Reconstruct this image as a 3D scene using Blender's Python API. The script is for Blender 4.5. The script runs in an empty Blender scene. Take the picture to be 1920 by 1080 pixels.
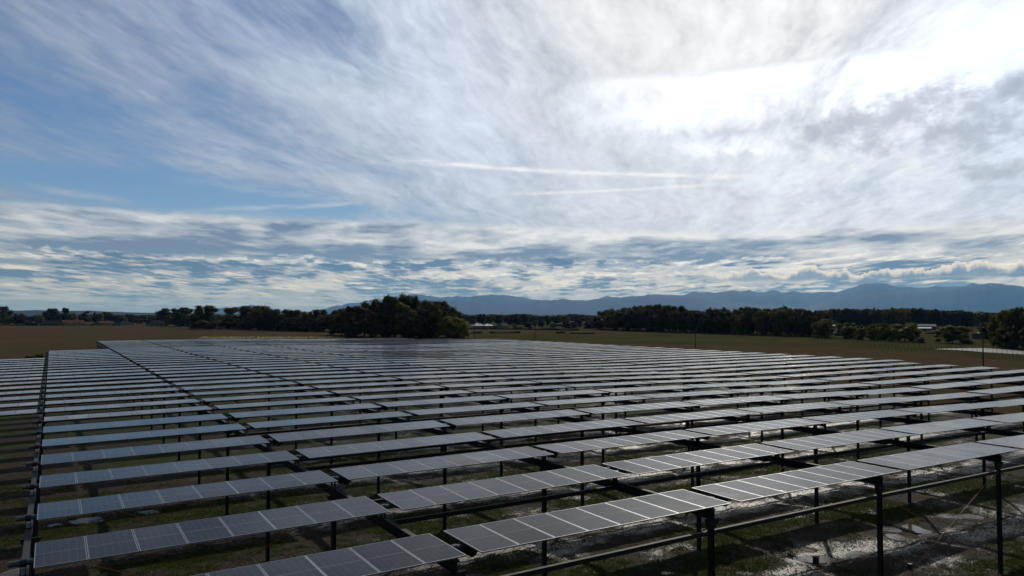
import bpy, bmesh, math, random
import numpy as np
from mathutils import Vector, Matrix
R = math.radians
scene = bpy.context.scene
COL = scene.collection

# ------------------------------------------------------------------ camera
F = 1379.19            # focal length in pixels of the 1920 wide photograph
PITCH = 0.037336
CAM_Z = 11.95
cam_data = bpy.data.cameras.new('camera')
cam_data.sensor_width = 36.0
cam_data.lens = 36.0 * F / 1920.0
cam_data.clip_start = 0.5
cam_data.clip_end = 120000.0
cam = bpy.data.objects.new('camera', cam_data)
COL.objects.link(cam)
cam.location = (0, 0, CAM_Z)
cam.rotation_euler = (math.pi / 2 + PITCH, 0, 0)
scene.camera = cam

# ------------------------------------------------------------------ exposure
scene.view_settings.view_transform = 'Standard'
scene.view_settings.look = 'None'
scene.view_settings.exposure = 0.0
scene.view_settings.gamma = 1.0
scene.cycles.use_denoising = True
scene.cycles.max_bounces = 6
scene.cycles.diffuse_bounces = 3
scene.cycles.glossy_bounces = 3
scene.cycles.volume_bounces = 0
scene.cycles.sample_clamp_indirect = 4.0

# ------------------------------------------------------------------ sun
SUN_AZ, SUN_EL = R(16.6), R(31.7)
sun_dir = Vector((math.sin(SUN_AZ) * math.cos(SUN_EL), math.cos(SUN_AZ) * math.cos(SUN_EL), math.sin(SUN_EL)))
sl = bpy.data.lights.new('sun', 'SUN')
sl.energy = 2.2
sl.angle = R(0.6)
sl.color = (1.0, 0.95, 0.86)
so = bpy.data.objects.new('sun', sl)
COL.objects.link(so)
so.rotation_euler = sun_dir.to_track_quat('Z', 'Y').to_euler()
so.location = (0, 0, 80)


# ------------------------------------------------------------------ node helper
class NT:
    """Small helper that writes node graphs as expressions."""
    def __init__(self, tree):
        self.t = tree
        self.n = tree.nodes
        self.l = tree.links

    def node(self, kind, **kw):
        nd = self.n.new(kind)
        for k, v in kw.items():
            setattr(nd, k, v)
        return nd

    def put(self, sock, val):
        if isinstance(val, bpy.types.NodeSocket):
            self.l.new(val, sock)
        elif val is not None:
            try:
                sock.default_value = val
            except Exception:
                n = len(sock.default_value)
                sock.default_value = (tuple(val) + (1.0,))[:n]

    def m(self, op, a, b=None, c=None, clamp=False):
        nd = self.node('ShaderNodeMath', operation=op, use_clamp=clamp)
        self.put(nd.inputs[0], a)
        if b is not None:
            self.put(nd.inputs[1], b)
        if c is not None:
            self.put(nd.inputs[2], c)
        return nd.outputs[0]

    def add(self, a, b): return self.m('ADD', a, b)
    def sub(self, a, b): return self.m('SUBTRACT', a, b)
    def mul(self, a, b): return self.m('MULTIPLY', a, b)
    def div(self, a, b): return self.m('DIVIDE', a, b)
    def sat(self, a): return self.m('ADD', a, 0.0, clamp=True)

    def ss(self, x, lo, hi):
        """smoothstep from lo to hi (hi may be below lo)"""
        nd = self.node('ShaderNodeMapRange', interpolation_type='SMOOTHSTEP')
        self.put(nd.inputs[0], x)
        if isinstance(lo, (int, float)) and isinstance(hi, (int, float)) and lo > hi:
            nd.inputs[1].default_value, nd.inputs[2].default_value = hi, lo
            nd.inputs[3].default_value, nd.inputs[4].default_value = 1.0, 0.0
        else:
            self.put(nd.inputs[1], lo)
            self.put(nd.inputs[2], hi)
        return nd.outputs[0]

    def vec(self, x, y, z=0.0):
        nd = self.node('ShaderNodeCombineXYZ')
        self.put(nd.inputs[0], x); self.put(nd.inputs[1], y); self.put(nd.inputs[2], z)
        return nd.outputs[0]

    def noise(self, v, scale, detail=4.0, rough=0.55, dist=0.0, lac=2.0):
        nd = self.node('ShaderNodeTexNoise')
        self.put(nd.inputs['Vector'], v)
        nd.inputs['Scale'].default_value = scale
        nd.inputs['Detail'].default_value = detail
        nd.inputs['Roughness'].default_value = rough
        nd.inputs['Lacunarity'].default_value = lac
        nd.inputs['Distortion'].default_value = dist
        return nd.outputs[0]

    def mix(self, f, a, b, blend='MIX'):
        nd = self.node('ShaderNodeMix', data_type='RGBA', blend_type=blend)
        self.put(nd.inputs[0], f); self.put(nd.inputs[6], a); self.put(nd.inputs[7], b)
        return nd.outputs[2]

    def scale(self, c, f):
        """colour times a factor"""
        nd = self.node('ShaderNodeVectorMath', operation='SCALE')
        self.put(nd.inputs[0], c); self.put(nd.inputs['Scale'], f)
        return nd.outputs[0]

    def gauss(self, x, c, s):
        d = self.div(self.sub(x, c), s)
        return self.m('EXPONENT', self.mul(self.mul(d, d), -1.0))


def ang(u, v):
    """direction (azimuth, elevation) in radians of a point of the photograph"""
    a = math.atan((u - 960) / F)
    return a, math.atan((591.5 - v) * math.cos(a) / F)


# ------------------------------------------------------------------ sky
world = bpy.data.worlds.new('World')
scene.world = world
world.use_nodes = True
wt = world.node_tree
wt.nodes.clear()
w = NT(wt)
WS = 0.1
sky = w.node('ShaderNodeTexSky', sky_type='NISHITA')
sky.sun_disc = False
sky.sun_elevation = SUN_EL
sky.sun_rotation = SUN_AZ
sky.altitude = 300
sky.air_density = 1.0
sky.dust_density = 0.6
sky.ozone_density = 2.0
tc = w.node('ShaderNodeTexCoord')
sx = w.node('ShaderNodeSeparateXYZ')
w.l.new(tc.outputs['Generated'], sx.inputs[0])
dx, dy, dz = sx.outputs
A = w.m('ARCTAN2', dx, dy)
El = w.m('ARCSINE', dz)
up = w.m('MAXIMUM', dz, 0.0)
dt = w.node('ShaderNodeVectorMath', operation='DOT_PRODUCT')
w.l.new(tc.outputs['Generated'], dt.inputs[0])
dt.inputs[1].default_value = sun_dir
sun_ang = w.m('ARCCOSINE', w.m('MINIMUM', dt.outputs['Value'], 0.99999))
glow = w.m('EXPONENT', w.mul(sun_ang, -1.9))          # bright forward scatter of thin cloud round the sun
glow2 = w.gauss(sun_ang, 0.0, 0.36)

# clear sky, a little deeper than the raw model
clear = w.mix(1.0, sky.outputs[0], (0.50, 0.67, 0.90, 1), 'MULTIPLY')
clear = w.scale(clear, w.sub(1.0, w.mul(glow, 0.9)))

# --- high thin cloud: combed fibres on a plane far up
q1 = w.div(1.0, w.add(up, 0.09))
px_, py_ = w.mul(dx, q1), w.mul(dy, q1)
plane = w.vec(px_, py_, 0.0)
warp = w.noise(plane, 0.9, 3, 0.5)
warp2 = w.noise(w.vec(w.add(px_, 7.3), py_, 2.0), 0.7, 3, 0.5)
ca_, sa_ = math.cos(R(-13)), math.sin(R(-13))
along = w.add(w.mul(px_, -sa_), w.mul(py_, ca_))
across = w.add(w.mul(px_, ca_), w.mul(py_, sa_))
ax_w = w.add(across, w.mul(w.sub(warp, 0.5), 0.34))
al_w = w.add(along, w.mul(w.sub(warp2, 0.5), 0.5))
fib = w.noise(w.vec(w.mul(ax_w, 2.6), w.mul(al_w, 0.62), 0.0), 1.0, 9, 0.60)
fib2 = w.noise(w.vec(w.mul(ax_w, 9.0), w.mul(al_w, 2.6), 3.0), 1.0, 6, 0.65)
fib3 = w.noise(w.vec(w.mul(ax_w, 26.0), w.mul(al_w, 9.0), 6.0), 1.0, 4, 0.6)
soft = w.noise(w.vec(w.mul(px_, 1.0), w.mul(py_, 0.7), 9.0), 1.0, 4, 0.5)
cover = w.ss(A, ang(-150, 300)[0], ang(1150, 300)[0])
cover = w.add(w.mul(cover, 0.56), 0.55)
# long clear rift low on the left, and the deep blue patches above it
def blob(u, v, su, sv, slope=0.0):
    a0, e0 = ang(u, v)
    ee = w.sub(El, w.mul(w.sub(A, a0), slope)) if slope else El
    return w.mul(w.gauss(A, a0, su / F), w.gauss(ee, e0, sv / F))
rift = w.add(w.mul(blob(470, 372, 300, 22, -0.05), 1.35), w.add(w.mul(blob(60, 330, 330, 60, -0.1), 0.34), w.mul(blob(150, 190, 220, 70, -0.3), 0.22)))
rift = w.add(rift, w.add(w.mul(blob(560, 30, 220, 70), 0.26), w.mul(blob(1290, 250, 120, 16, -0.05), 0.5)))
rift = w.add(rift, w.mul(blob(640, 315, 200, 14, -0.08), 0.30))
cover = w.sub(cover, w.mul(rift, 0.74))
veil = w.add(cover, w.add(w.mul(w.sub(fib, 0.5), 1.55), w.add(w.add(w.mul(w.sub(fib2, 0.5), 0.55), w.mul(w.sub(fib3, 0.5), 0.30)), w.mul(w.sub(soft, 0.5), 0.55))))
veil = w.ss(veil, 0.02, 1.12)
# brighter bank under the sun on the right
be = w.add(El, w.add(w.mul(w.sub(fib, 0.5), 0.05), w.mul(w.sub(fib2, 0.5), 0.03)))
def slab(u0, u1, vtop, vbot, soft_t, soft_b):
    return w.mul(w.mul(w.ss(A, ang(u0, 200)[0], ang(u0 + 170, 200)[0]), w.ss(A, ang(u1, 200)[0], ang(u1 - 200, 200)[0])),
                 w.mul(w.ss(be, ang(960, vtop - soft_t)[1], ang(960, vtop + soft_t)[1]), w.ss(be, ang(960, vbot + soft_b)[1], ang(960, vbot - soft_b)[1])))
bank = w.mul(slab(1020, 2300, 150, 240, 10, 40), 1.0)
bank = w.m('MAXIMUM', bank, w.mul(slab(1205, 1560, 268, 302, 9, 8), 0.95))
bank = w.m('MAXIMUM', bank, w.mul(w.mul(blob(1850, 70, 260, 110), w.ss(fib, 0.35, 0.6)), 0.8))
bank = w.sat(w.mul(bank, w.add(0.35, w.mul(w.add(fib2, fib), 0.75))))
lum_v = w.mul(w.ss(glow, -0.22, 0.72), 0.93)
lum_v = w.add(lum_v, w.mul(w.ss(A, 0.05, 0.50), 0.20))
over = w.m('MAXIMUM', w.sub(lum_v, 0.66), 0.0)                     # soft shoulder, so the glow keeps its texture
lum_v = w.sub(lum_v, w.mul(w.mul(over, over), 0.8))
tex = w.add(w.add(w.mul(fib, 0.62), w.mul(fib2, 0.44)), w.mul(fib3, 0.24))
lum_v = w.mul(lum_v, w.add(0.16, w.mul(tex, 1.26)))
lum_v = w.add(lum_v, w.mul(bank, 0.24))
vcol_cool, vcol_warm = (0.82, 0.96, 1.22, 1), (0.955, 1.0, 1.06, 1)
vcol = w.mix(w.ss(glow, 0.32, 0.68), vcol_cool, vcol_warm)
vcol = w.scale(vcol, w.div(lum_v, WS))
col = w.mix(veil, clear, vcol)

# --- dappled grey cloudlets, upper right
dap = w.noise(w.vec(w.mul(A, 17.0), w.mul(El, 24.0), 4.0), 1.0, 8, 0.62)
dap2 = w.noise(w.vec(w.mul(A, 44.0), w.mul(El, 58.0), 14.0), 1.0, 5, 0.6)
dap = w.add(w.mul(dap, 0.62), w.mul(dap2, 0.38))
dmask = w.add(blob(1720, 225, 200, 62), w.add(w.mul(blob(1905, 312, 75, 20), 1.1), w.mul(blob(1880, 205, 130, 50), 0.6)))
dmask = w.sat(w.add(dmask, w.mul(blob(1830, 425, 80, 16), 1.0)))
dark = w.ss(w.add(dap, w.mul(dmask, 0.16)), 0.53, 0.72)
dark = w.mul(dark, w.ss(dmask, 0.02, 0.6))
col = w.mix(w.mul(dark, 0.68), col, w.scale((0.88, 1.0, 1.22, 1), 0.44 / WS))
puff = w.mul(w.ss(w.sub(w.add(dap, w.mul(dmask, 0.10)), 0.0), 0.50, 0.42), w.ss(dmask, 0.05, 0.5))
col = w.mix(w.mul(puff, 0.5), col, w.scale((1, 1, 1.01, 1), 1.0 / WS))

# --- condensation trails
def trail(u0, v0, u1, v1, wd, amt, lumv):
    global col
    a0, e0 = ang(u0, v0); a1, e1 = ang(u1, v1)
    k = (e1 - e0) / (a1 - a0)
    d = w.sub(El, w.add(w.mul(w.sub(A, a0), k), e0))
    d = w.add(d, w.mul(w.sub(warp, 0.5), 0.006))
    g = w.gauss(d, 0.0, wd / F)
    ra = w.mul(w.ss(A, a0 - 0.02, a0 + 0.1), w.ss(A, a1 + 0.02, a1 - 0.07))
    brk = w.ss(w.noise(w.vec(w.mul(A, 26.0), w.mul(El, 90.0), 1.0 + u0), 1.0, 4, 0.6), 0.28, 0.62)
    col = w.mix(w.mul(w.mul(g, ra), w.mul(brk, amt)), col, w.scale((0.95, 1.0, 1.08, 1), lumv / WS))
trail(690, 292, 1440, 330, 4.2, 0.85, 1.0)
trail(900, 364, 1370, 343, 2.8, 0.7, 0.96)
trail(330, 392, 760, 376, 4, 0.45, 0.70)
trail(0, 340, 260, 380, 6, 0.5, 0.55)
trail(300, 330, 820, 392, 7, 0.35, 0.62)

# --- low cloud decks towards the horizon
def deck(q_off, sx_, sy_, seed, dE, puff_amt):
    """cloud density, and how much it drops a little higher up: long layers carrying small round puffs"""
    def sample(off):
        e_ = w.add(up, off)
        q = w.div(1.0, w.add(e_, q_off))
        big = w.noise(w.vec(w.mul(A, w.mul(q, sx_)), w.mul(q, sy_), seed), 1.0, 4, 0.55)
        small = w.noise(w.vec(w.mul(A, w.mul(q, sx_ * 2.6)), w.mul(q, sy_ * 2.0), seed + 5.0), 1.0, 8, 0.60)
        return w.add(w.mul(big, 1.0 - puff_amt), w.mul(small, puff_amt))
    return sample(0.0), sample(dE)
region = w.noise(w.vec(w.mul(A, 4.5), w.mul(El, 26.0), 2.5), 1.0, 4, 0.55)
edge = w.noise(w.vec(w.mul(A, 4.0), 0.0, 5.0), 1.0, 6, 0.6)
edge_f = w.noise(w.vec(w.mul(A, 30.0), w.mul(El, 60.0), 5.0), 1.0, 4, 0.6)
Ew = w.add(El, w.add(w.mul(w.sub(edge, 0.5), 0.020), w.mul(w.sub(edge_f, 0.5), 0.012)))
Aw_r = w.ss(A, ang(700, 0)[0], ang(1500, 0)[0])
sidel = w.add(0.56, w.mul(glow, 0.72))
# upper sheet: broad soft layer, white at its top edge, grey beneath
n0, n1 = deck(0.11, 1.25, 1.45, 11.0, 0.008, 0.46)
top_e = w.sub(ang(960, 410)[1], w.mul(Aw_r, 0.018))
band = w.mul(w.ss(Ew, top_e, w.sub(top_e, 0.012)), w.ss(El, 0.004, 0.035))
m1 = w.mul(w.ss(w.add(n0, w.mul(w.gauss(El, ang(400, 450)[1], 0.035), 0.08)), 0.38, 0.52), band)
thick = w.ss(n0, 0.47, 0.62)
base_g = w.mul(w.gauss(El, ang(300, 478)[1], 0.020), w.ss(A, ang(800, 0)[0], ang(250, 0)[0]))
lit = w.add(0.82, w.mul(w.sub(n0, n1), 4.2))
thick = w.ss(w.add(n0, w.mul(w.sub(region, 0.5), 0.50)), 0.43, 0.60)
lit = w.sub(lit, w.add(w.mul(thick, 0.95), w.mul(base_g, 0.40)))
rim = w.ss(Ew, w.sub(top_e, 0.020), top_e)
lit = w.sat(w.add(lit, w.mul(rim, 0.5)))
c1 = w.mix(lit, w.scale((0.17, 0.255, 0.40, 1), 0.88 / WS), w.scale((0.95, 1.04, 1.17, 1), w.div(sidel, WS)))
col = w.mix(w.mul(m1, 0.94), col, c1)
# lower deck: rows of small heaped clouds with lit tops and flat grey-blue bases
k0, k1 = deck(0.085, 1.7, 1.55, 31.0, 0.0055, 0.56)
top2 = w.add(ang(960, 488)[1], w.mul(w.ss(A, ang(1350, 0)[0], ang(1600, 0)[0]), 0.004))
edge2 = w.noise(w.vec(w.mul(A, 24.0), w.mul(El, 30.0), 8.0), 1.0, 6, 0.62)
E2 = w.add(El, w.mul(w.sub(edge2, 0.5), 0.034))
band2 = w.mul(w.ss(E2, w.add(top2, 0.002), w.sub(top2, 0.003)), w.ss(El, 0.000, 0.014))
m2 = w.mul(w.ss(w.add(k0, w.mul(w.sub(region, 0.5), 0.40)), 0.45, 0.50), band2)
lit2 = w.add(0.60, w.mul(w.sub(k0, k1), 7.0))
lit2 = w.sub(lit2, w.mul(w.ss(w.add(k0, w.mul(w.sub(region, 0.5), 0.3)), 0.46, 0.58), 0.95))
rim2 = w.ss(E2, w.sub(top2, 0.008), w.add(top2, 0.001))
lit2 = w.sat(w.add(lit2, w.mul(rim2, 0.55)))
lit2 = w.mul(lit2, w.ss(El, -0.012, 0.032))
c2 = w.mix(lit2, w.scale((0.105, 0.195, 0.345, 1), 0.82 / WS), w.scale((1.08, 1.17, 1.28, 1), w.div(sidel, WS)))
col = w.mix(w.mul(m2, 0.94), col, c2)
# a row of heaped cumulus over the mountains on the right
eb = ang(1650, 520)[1]
rel = w.sub(El, eb)
hn = w.noise(w.vec(w.mul(A, 15.0), 2.0, 7.0), 1.0, 5, 0.55)
hs = w.noise(w.vec(w.mul(A, 60.0), w.mul(El, 75.0), 1.0), 1.0, 6, 0.6)
hgt = w.add(w.mul(w.ss(hn, 0.30, 0.75), 0.027), w.mul(w.sub(hs, 0.5), 0.022))
body = w.mul(w.mul(w.ss(w.sub(hgt, rel), 0.0, 0.0022), w.ss(rel, -0.006, 0.001)), w.ss(A, ang(1180, 0)[0], ang(1480, 0)[0]))
topl = w.sat(w.add(w.ss(w.sub(hgt, rel), 0.011, 0.001), w.mul(w.sub(hs, 0.55), 1.6)))
col = w.mix(w.mul(body, 0.9), col, w.scale(w.mix(topl, (0.17, 0.27, 0.43, 1), (1.12, 1.12, 1.1, 1)), w.div(sidel, WS)))
# distant band of grey blue under the decks
hz_ = w.mul(w.ss(El, 0.045, 0.006), 0.60)
c3 = w.scale((0.19, 0.34, 0.535, 1), 0.92 / WS)
col = w.mix(hz_, col, c3)
pale = w.mul(w.gauss(El, ang(400, 566)[1], 0.008), w.ss(w.noise(w.vec(w.mul(A, 9.0), w.mul(El, 120.0), 3.0), 1.0, 5, 0.6), 0.42, 0.62))
col = w.mix(w.mul(pale, 0.55), col, w.scale((0.55, 0.66, 0.76, 1), 0.9 / WS))

# the half of the sky away from the sun is plainer and dimmer
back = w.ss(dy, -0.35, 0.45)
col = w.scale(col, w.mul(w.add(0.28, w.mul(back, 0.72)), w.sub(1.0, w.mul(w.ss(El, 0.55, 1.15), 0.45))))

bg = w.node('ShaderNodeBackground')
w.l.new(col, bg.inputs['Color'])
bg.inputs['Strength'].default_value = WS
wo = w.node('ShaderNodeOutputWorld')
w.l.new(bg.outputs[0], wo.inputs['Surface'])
world.cycles.sampling_method = 'MANUAL'
world.cycles.sample_map_resolution = 1024

# ------------------------------------------------------------------ the array's own frame
YA = 0.5591025810610301                    # rows run at this angle to the camera's right
CA, SA = math.cos(YA), math.sin(YA)
X0, Y0 = -0.2456877, 17.5586483            # left end of the first table column, first row
PW, PD = 1.134, 2.160                      # one panel
PSTEP = PW + 0.02
TL = 8 * PW + 7 * 0.02                     # one table
GAP, PITCH_Y = 0.43612, 4.910856
COLW = TL + GAP
ZP = CAM_Z - 6.00922                       # height of the panel tops
HB, HC, HD, HE = -5.63931514963e-05, -0.00027643691332, 7.16930089882e-05, -2.4503970513728748e-05


def hz(x, y):
    """gentle swell of the site, shared by the ground and the steelwork"""
    xx = np.clip(x, -12, 62) - 15.0
    yy = np.clip(y, 10, 60) - 17.0
    return HB * xx + HC * xx * xx + HD * xx * yy + HE * yy * yy


def g2w(x, y):
    return x * CA - y * SA, x * SA + y * CA


def w2g(x, y):
    return x * CA + y * SA, -x * SA + y * CA


def px_ground(u, v, z=0.0):
    """world point at height z seen at a point of the photograph"""
    a, b = (u - 960) / F, (540 - v) / F
    cp, sp = math.cos(PITCH), math.sin(PITCH)
    fw, upz = cp - b * sp, sp + b * cp
    s = (z - CAM_Z) / upz
    return a * s, fw * s


def fade_far(x, y):
    wx, wy = g2w(x, y)
    r = np.sqrt(wx * wx + wy * wy)
    return 1.0 - np.clip((r - 230.0) / 200.0, 0, 1)


rng = np.random.default_rng(7)


def lattice(seed):
    return np.random.default_rng(seed).random((256, 256))


_lat = {}


def vnoise(x, y, seed=0):
    """smooth value noise in 0..1"""
    if seed not in _lat:
        _lat[seed] = lattice(seed + 100)
    L_ = _lat[seed]
    xi, yi = np.floor(x).astype(int), np.floor(y).astype(int)
    fx, fy = x - xi, y - yi
    fx, fy = fx * fx * (3 - 2 * fx), fy * fy * (3 - 2 * fy)
    a = L_[xi % 256, yi % 256]; b = L_[(xi + 1) % 256, yi % 256]
    c = L_[xi % 256, (yi + 1) % 256]; d = L_[(xi + 1) % 256, (yi + 1) % 256]
    return (a * (1 - fx) + b * fx) * (1 - fy) + (c * (1 - fx) + d * fx) * fy


def fbm(x, y, seed=0, oct_=4):
    s, amp, tot = 0, 1.0, 0.0
    for i in range(oct_):
        s = s + amp * vnoise(x * 2 ** i, y * 2 ** i, seed + i)
        tot += amp
        amp *= 0.5
    return s / tot


# ------------------------------------------------------------------ object helpers
def tag(o, label=None, cat=None, group=None, kind=None):
    if label: o['label'] = label
    if cat: o['category'] = cat
    if group: o['group'] = group
    if kind: o['kind'] = kind
    return o


def link(o, parent=None):
    COL.objects.link(o)
    if parent is not None:
        o.parent = parent
    return o


def empty(name, loc, rz=0.0):
    o = bpy.data.objects.new(name, None)
    o.empty_display_size = 0.3
    o.location = loc
    o.rotation_euler = (0, 0, rz)
    return link(o)


class MB:
    """collects shapes and links them as one mesh object"""
    def __init__(self):
        self.v, self.f, self.mi, self.uv = [], [], [], []

    def quad(self, pts, mi=0, uv=None):
        k = len(self.v)
        self.v += [tuple(p) for p in pts]
        self.f.append(tuple(range(k, k + len(pts))))
        self.mi.append(mi)
        self.uv += list(uv) if uv else [(0, 0)] * len(pts)

    def box(self, x0, x1, y0, y1, z0, z1, mi=0):
        p = [(x0, y0, z0), (x1, y0, z0), (x1, y1, z0), (x0, y1, z0), (x0, y0, z1), (x1, y0, z1), (x1, y1, z1), (x0, y1, z1)]
        for q in ((3, 2, 1, 0), (4, 5, 6, 7), (0, 1, 5, 4), (1, 2, 6, 5), (2, 3, 7, 6), (3, 0, 4, 7)):
            self.quad([p[i] for i in q], mi)

    def prism(self, poly, y0, y1, mi=0):
        """a polygon in x,z swept along y"""
        n = len(poly)
        self.quad([(x, y0, z) for x, z in poly], mi)
        self.quad([(x, y1, z) for x, z in reversed(poly)], mi)
        for i in range(n):
            a, b = poly[i], poly[(i + 1) % n]
            self.quad([(a[0], y0, a[1]), (a[0], y1, a[1]), (b[0], y1, b[1]), (b[0], y0, b[1])], mi)

    def tube(self, p0, p1, r, n=8, mi=0, r1=None, caps=True):
        p0, p1 = Vector(p0), Vector(p1)
        r1 = r if r1 is None else r1
        d = (p1 - p0).normalized()
        a = d.orthogonal().normalized()
        b = d.cross(a)
        A0, A1 = [], []
        for i in range(n):
            t = 2 * math.pi * i / n
            o_ = a * math.cos(t) + b * math.sin(t)
            A0.append(p0 + o_ * r); A1.append(p1 + o_ * r1)
        for i in range(n):
            j = (i + 1) % n
            self.quad([A0[i], A0[j], A1[j], A1[i]], mi)
        if caps:
            self.quad(list(reversed(A0)), mi)
            self.quad(A1, mi)

    def mesh(self, name, mats, smooth=False):
        me = bpy.data.meshes.new(name)
        me.from_pydata(self.v, [], self.f)
        for m_ in mats if isinstance(mats, (list, tuple)) else [mats]:
            me.materials.append(m_)
        me.polygons.foreach_set('material_index', self.mi)
        if any(u != (0, 0) for u in self.uv):
            ul = me.uv_layers.new(name='UVMap')
            ul.data.foreach_set('uv', np.array(self.uv, dtype=np.float32).ravel())
        if smooth:
            me.polygons.foreach_set('use_smooth', [True] * len(self.f))
        me.update()
        return me

    def build(self, name, mats, parent=None, smooth=False):
        return link(bpy.data.objects.new(name, self.mesh(name, mats, smooth)), parent)


def np_mesh(name, verts, quads, mats, mi=None, smooth=False):
    me = bpy.data.meshes.new(name)
    n, k = len(quads), quads.shape[1]
    me.vertices.add(len(verts)); me.vertices.foreach_set('co', np.asarray(verts, np.float32).ravel())
    me.loops.add(n * k); me.loops.foreach_set('vertex_index', np.asarray(quads, np.int32).ravel())
    me.polygons.add(n)
    me.polygons.foreach_set('loop_start', np.arange(0, n * k, k, dtype=np.int32))
    me.polygons.foreach_set('loop_total', np.full(n, k, np.int32))
    for m_ in mats if isinstance(mats, (list, tuple)) else [mats]:
        me.materials.append(m_)
    if mi is not None:
        me.polygons.foreach_set('material_index', np.asarray(mi, np.int32))
    if smooth:
        me.polygons.foreach_set('use_smooth', np.ones(n, bool))
    me.update(calc_edges=True)
    me.validate()
    return me


ONES = ' first second third fourth fifth sixth seventh eighth ninth tenth eleventh twelfth thirteenth fourteenth fifteenth sixteenth seventeenth eighteenth nineteenth'.split(' ')
TENS = {20: 'twentieth', 30: 'thirtieth', 40: 'fortieth', 50: 'fiftieth', 60: 'sixtieth'}
TENW = {20: 'twenty', 30: 'thirty', 40: 'forty', 50: 'fifty', 60: 'sixty'}


def ordw(n):
    if n < 20: return ONES[n]
    t = n // 10 * 10
    return TENS[t] if n == t else TENW[t] + '-' + ONES[n - t]


# ------------------------------------------------------------------ materials
def new_mat(name):
    m_ = bpy.data.materials.new(name)
    m_.use_nodes = True
    m_.node_tree.nodes.clear()
    t = NT(m_.node_tree)
    out = t.node('ShaderNodeOutputMaterial')
    bs = t.node('ShaderNodeBsdfPrincipled')
    t.l.new(bs.outputs[0], out.inputs[0])
    return m_, t, bs


def simple(name, colr, rough=0.6, metal=0.0, var=0.15, scale=3.0, bump=0.0, spec=0.5):
    m_, t, bs = new_mat(name)
    co = t.node('ShaderNodeTexCoord').outputs['Object']
    n = t.noise(co, scale, 5, 0.6)
    c = t.mix(n, tuple(x * (1 - var) for x in colr), tuple(x * (1 + var) for x in colr))
    t.l.new(c, bs.inputs['Base Color'])
    t.l.new(t.add(rough - 0.08, t.mul(n, 0.16)), bs.inputs['Roughness'])
    bs.inputs['Metallic'].default_value = metal
    bs.inputs['Specular IOR Level'].default_value = spec
    if bump:
        b = t.node('ShaderNodeBump'); b.inputs['Strength'].default_value = bump
        t.l.new(t.noise(co, scale * 6, 4, 0.6), b.inputs['Height']); t.l.new(b.outputs[0], bs.inputs['Normal'])
    return m_


M = {}
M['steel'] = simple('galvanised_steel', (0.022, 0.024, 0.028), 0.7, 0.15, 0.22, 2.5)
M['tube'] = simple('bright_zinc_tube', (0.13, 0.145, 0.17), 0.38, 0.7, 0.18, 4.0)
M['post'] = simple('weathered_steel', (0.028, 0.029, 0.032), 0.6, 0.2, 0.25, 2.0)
M['motor'] = simple('black_cast_housing', (0.02, 0.02, 0.022), 0.5, 0.1, 0.2, 6)
M['alu'] = simple('anodised_aluminium', (0.30, 0.31, 0.33), 0.45, 0.7, 0.08, 2)
M['back'] = simple('dark_back_sheet', (0.008, 0.008, 0.009), 0.8, 0, 0.1, 3)
M['green'] = simple('green_edge_film', (0.06, 0.30, 0.13), 0.5, 0, 0.1, 3)
M['rope'] = simple('orange_brace_cable', (0.42, 0.075, 0.03), 0.6, 0, 0.15, 3)

# panel glass: cells, thin bus bars, the bright line across the middle, drops of rain
gm, t, bs = new_mat('panel_glass')
uvn = t.node('ShaderNodeUVMap'); uvn.uv_map = 'UVMap'
us = t.node('ShaderNodeSeparateXYZ'); t.l.new(uvn.outputs[0], us.inputs[0])
cellw = 1.09 / 6
fx = t.m('PINGPONG', t.add(us.outputs[0], cellw * 3), cellw / 2)
fx = t.m('PINGPONG', t.add(us.outputs[0], cellw * 30), cellw / 2)
vline = t.m('LESS_THAN', fx, 0.0042)
mline = t.m('LESS_THAN', t.m('ABSOLUTE', us.outputs[1]), 0.0085)
oi = t.node('ShaderNodeObjectInfo')
co = t.node('ShaderNodeTexCoord').outputs['Object']
geo = t.node('ShaderNodeNewGeometry').outputs['Position']
dirt = t.noise(geo, 0.9, 5, 0.6)
cell = t.mix(dirt, (0.009, 0.008, 0.010), (0.017, 0.015, 0.016))
cl = t.mix(t.mul(vline, 0.28), cell, (0.20, 0.21, 0.23))
cl = t.mix(t.mul(mline, 0.6), cl, (0.30, 0.31, 0.34))
t.l.new(cl, bs.inputs['Base Color'])
vo = t.node('ShaderNodeTexVoronoi'); vo.inputs['Scale'].default_value = 26.0
t.l.new(geo, vo.inputs['Vector'])
dsize = t.mul(t.noise(geo, 3.0, 3, 0.6), 0.42)
drop = t.ss(vo.outputs['Distance'], dsize, t.mul(dsize, 0.35))
drop = t.mul(drop, t.m('GREATER_THAN', t.noise(geo, 11.0, 2, 0.5), 0.50))
bp = t.node('ShaderNodeBump'); bp.inputs['Strength'].default_value = 0.40; bp.inputs['Distance'].default_value = 0.012
t.l.new(drop, bp.inputs['Height'])
t.l.new(bp.outputs[0], bs.inputs['Normal'])
t.l.new(t.add(0.05, t.mul(t.ss(dirt, 0.35, 0.75), 0.16)), bs.inputs['Roughness'])
bs.inputs['IOR'].default_value = 1.16
bs.inputs['Coat Weight'].default_value = 0.18
bs.inputs['Coat Roughness'].default_value = 0.30
bs.inputs['Coat IOR'].default_value = 1.18
bs.inputs['Coat Tint'].default_value = (1.0, 0.97, 0.93, 1)
t.l.new(t.add(0.30, t.mul(oi.outputs['Random'], 0.34)), bs.inputs['Specular IOR Level'])
M['glass'] = gm


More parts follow.
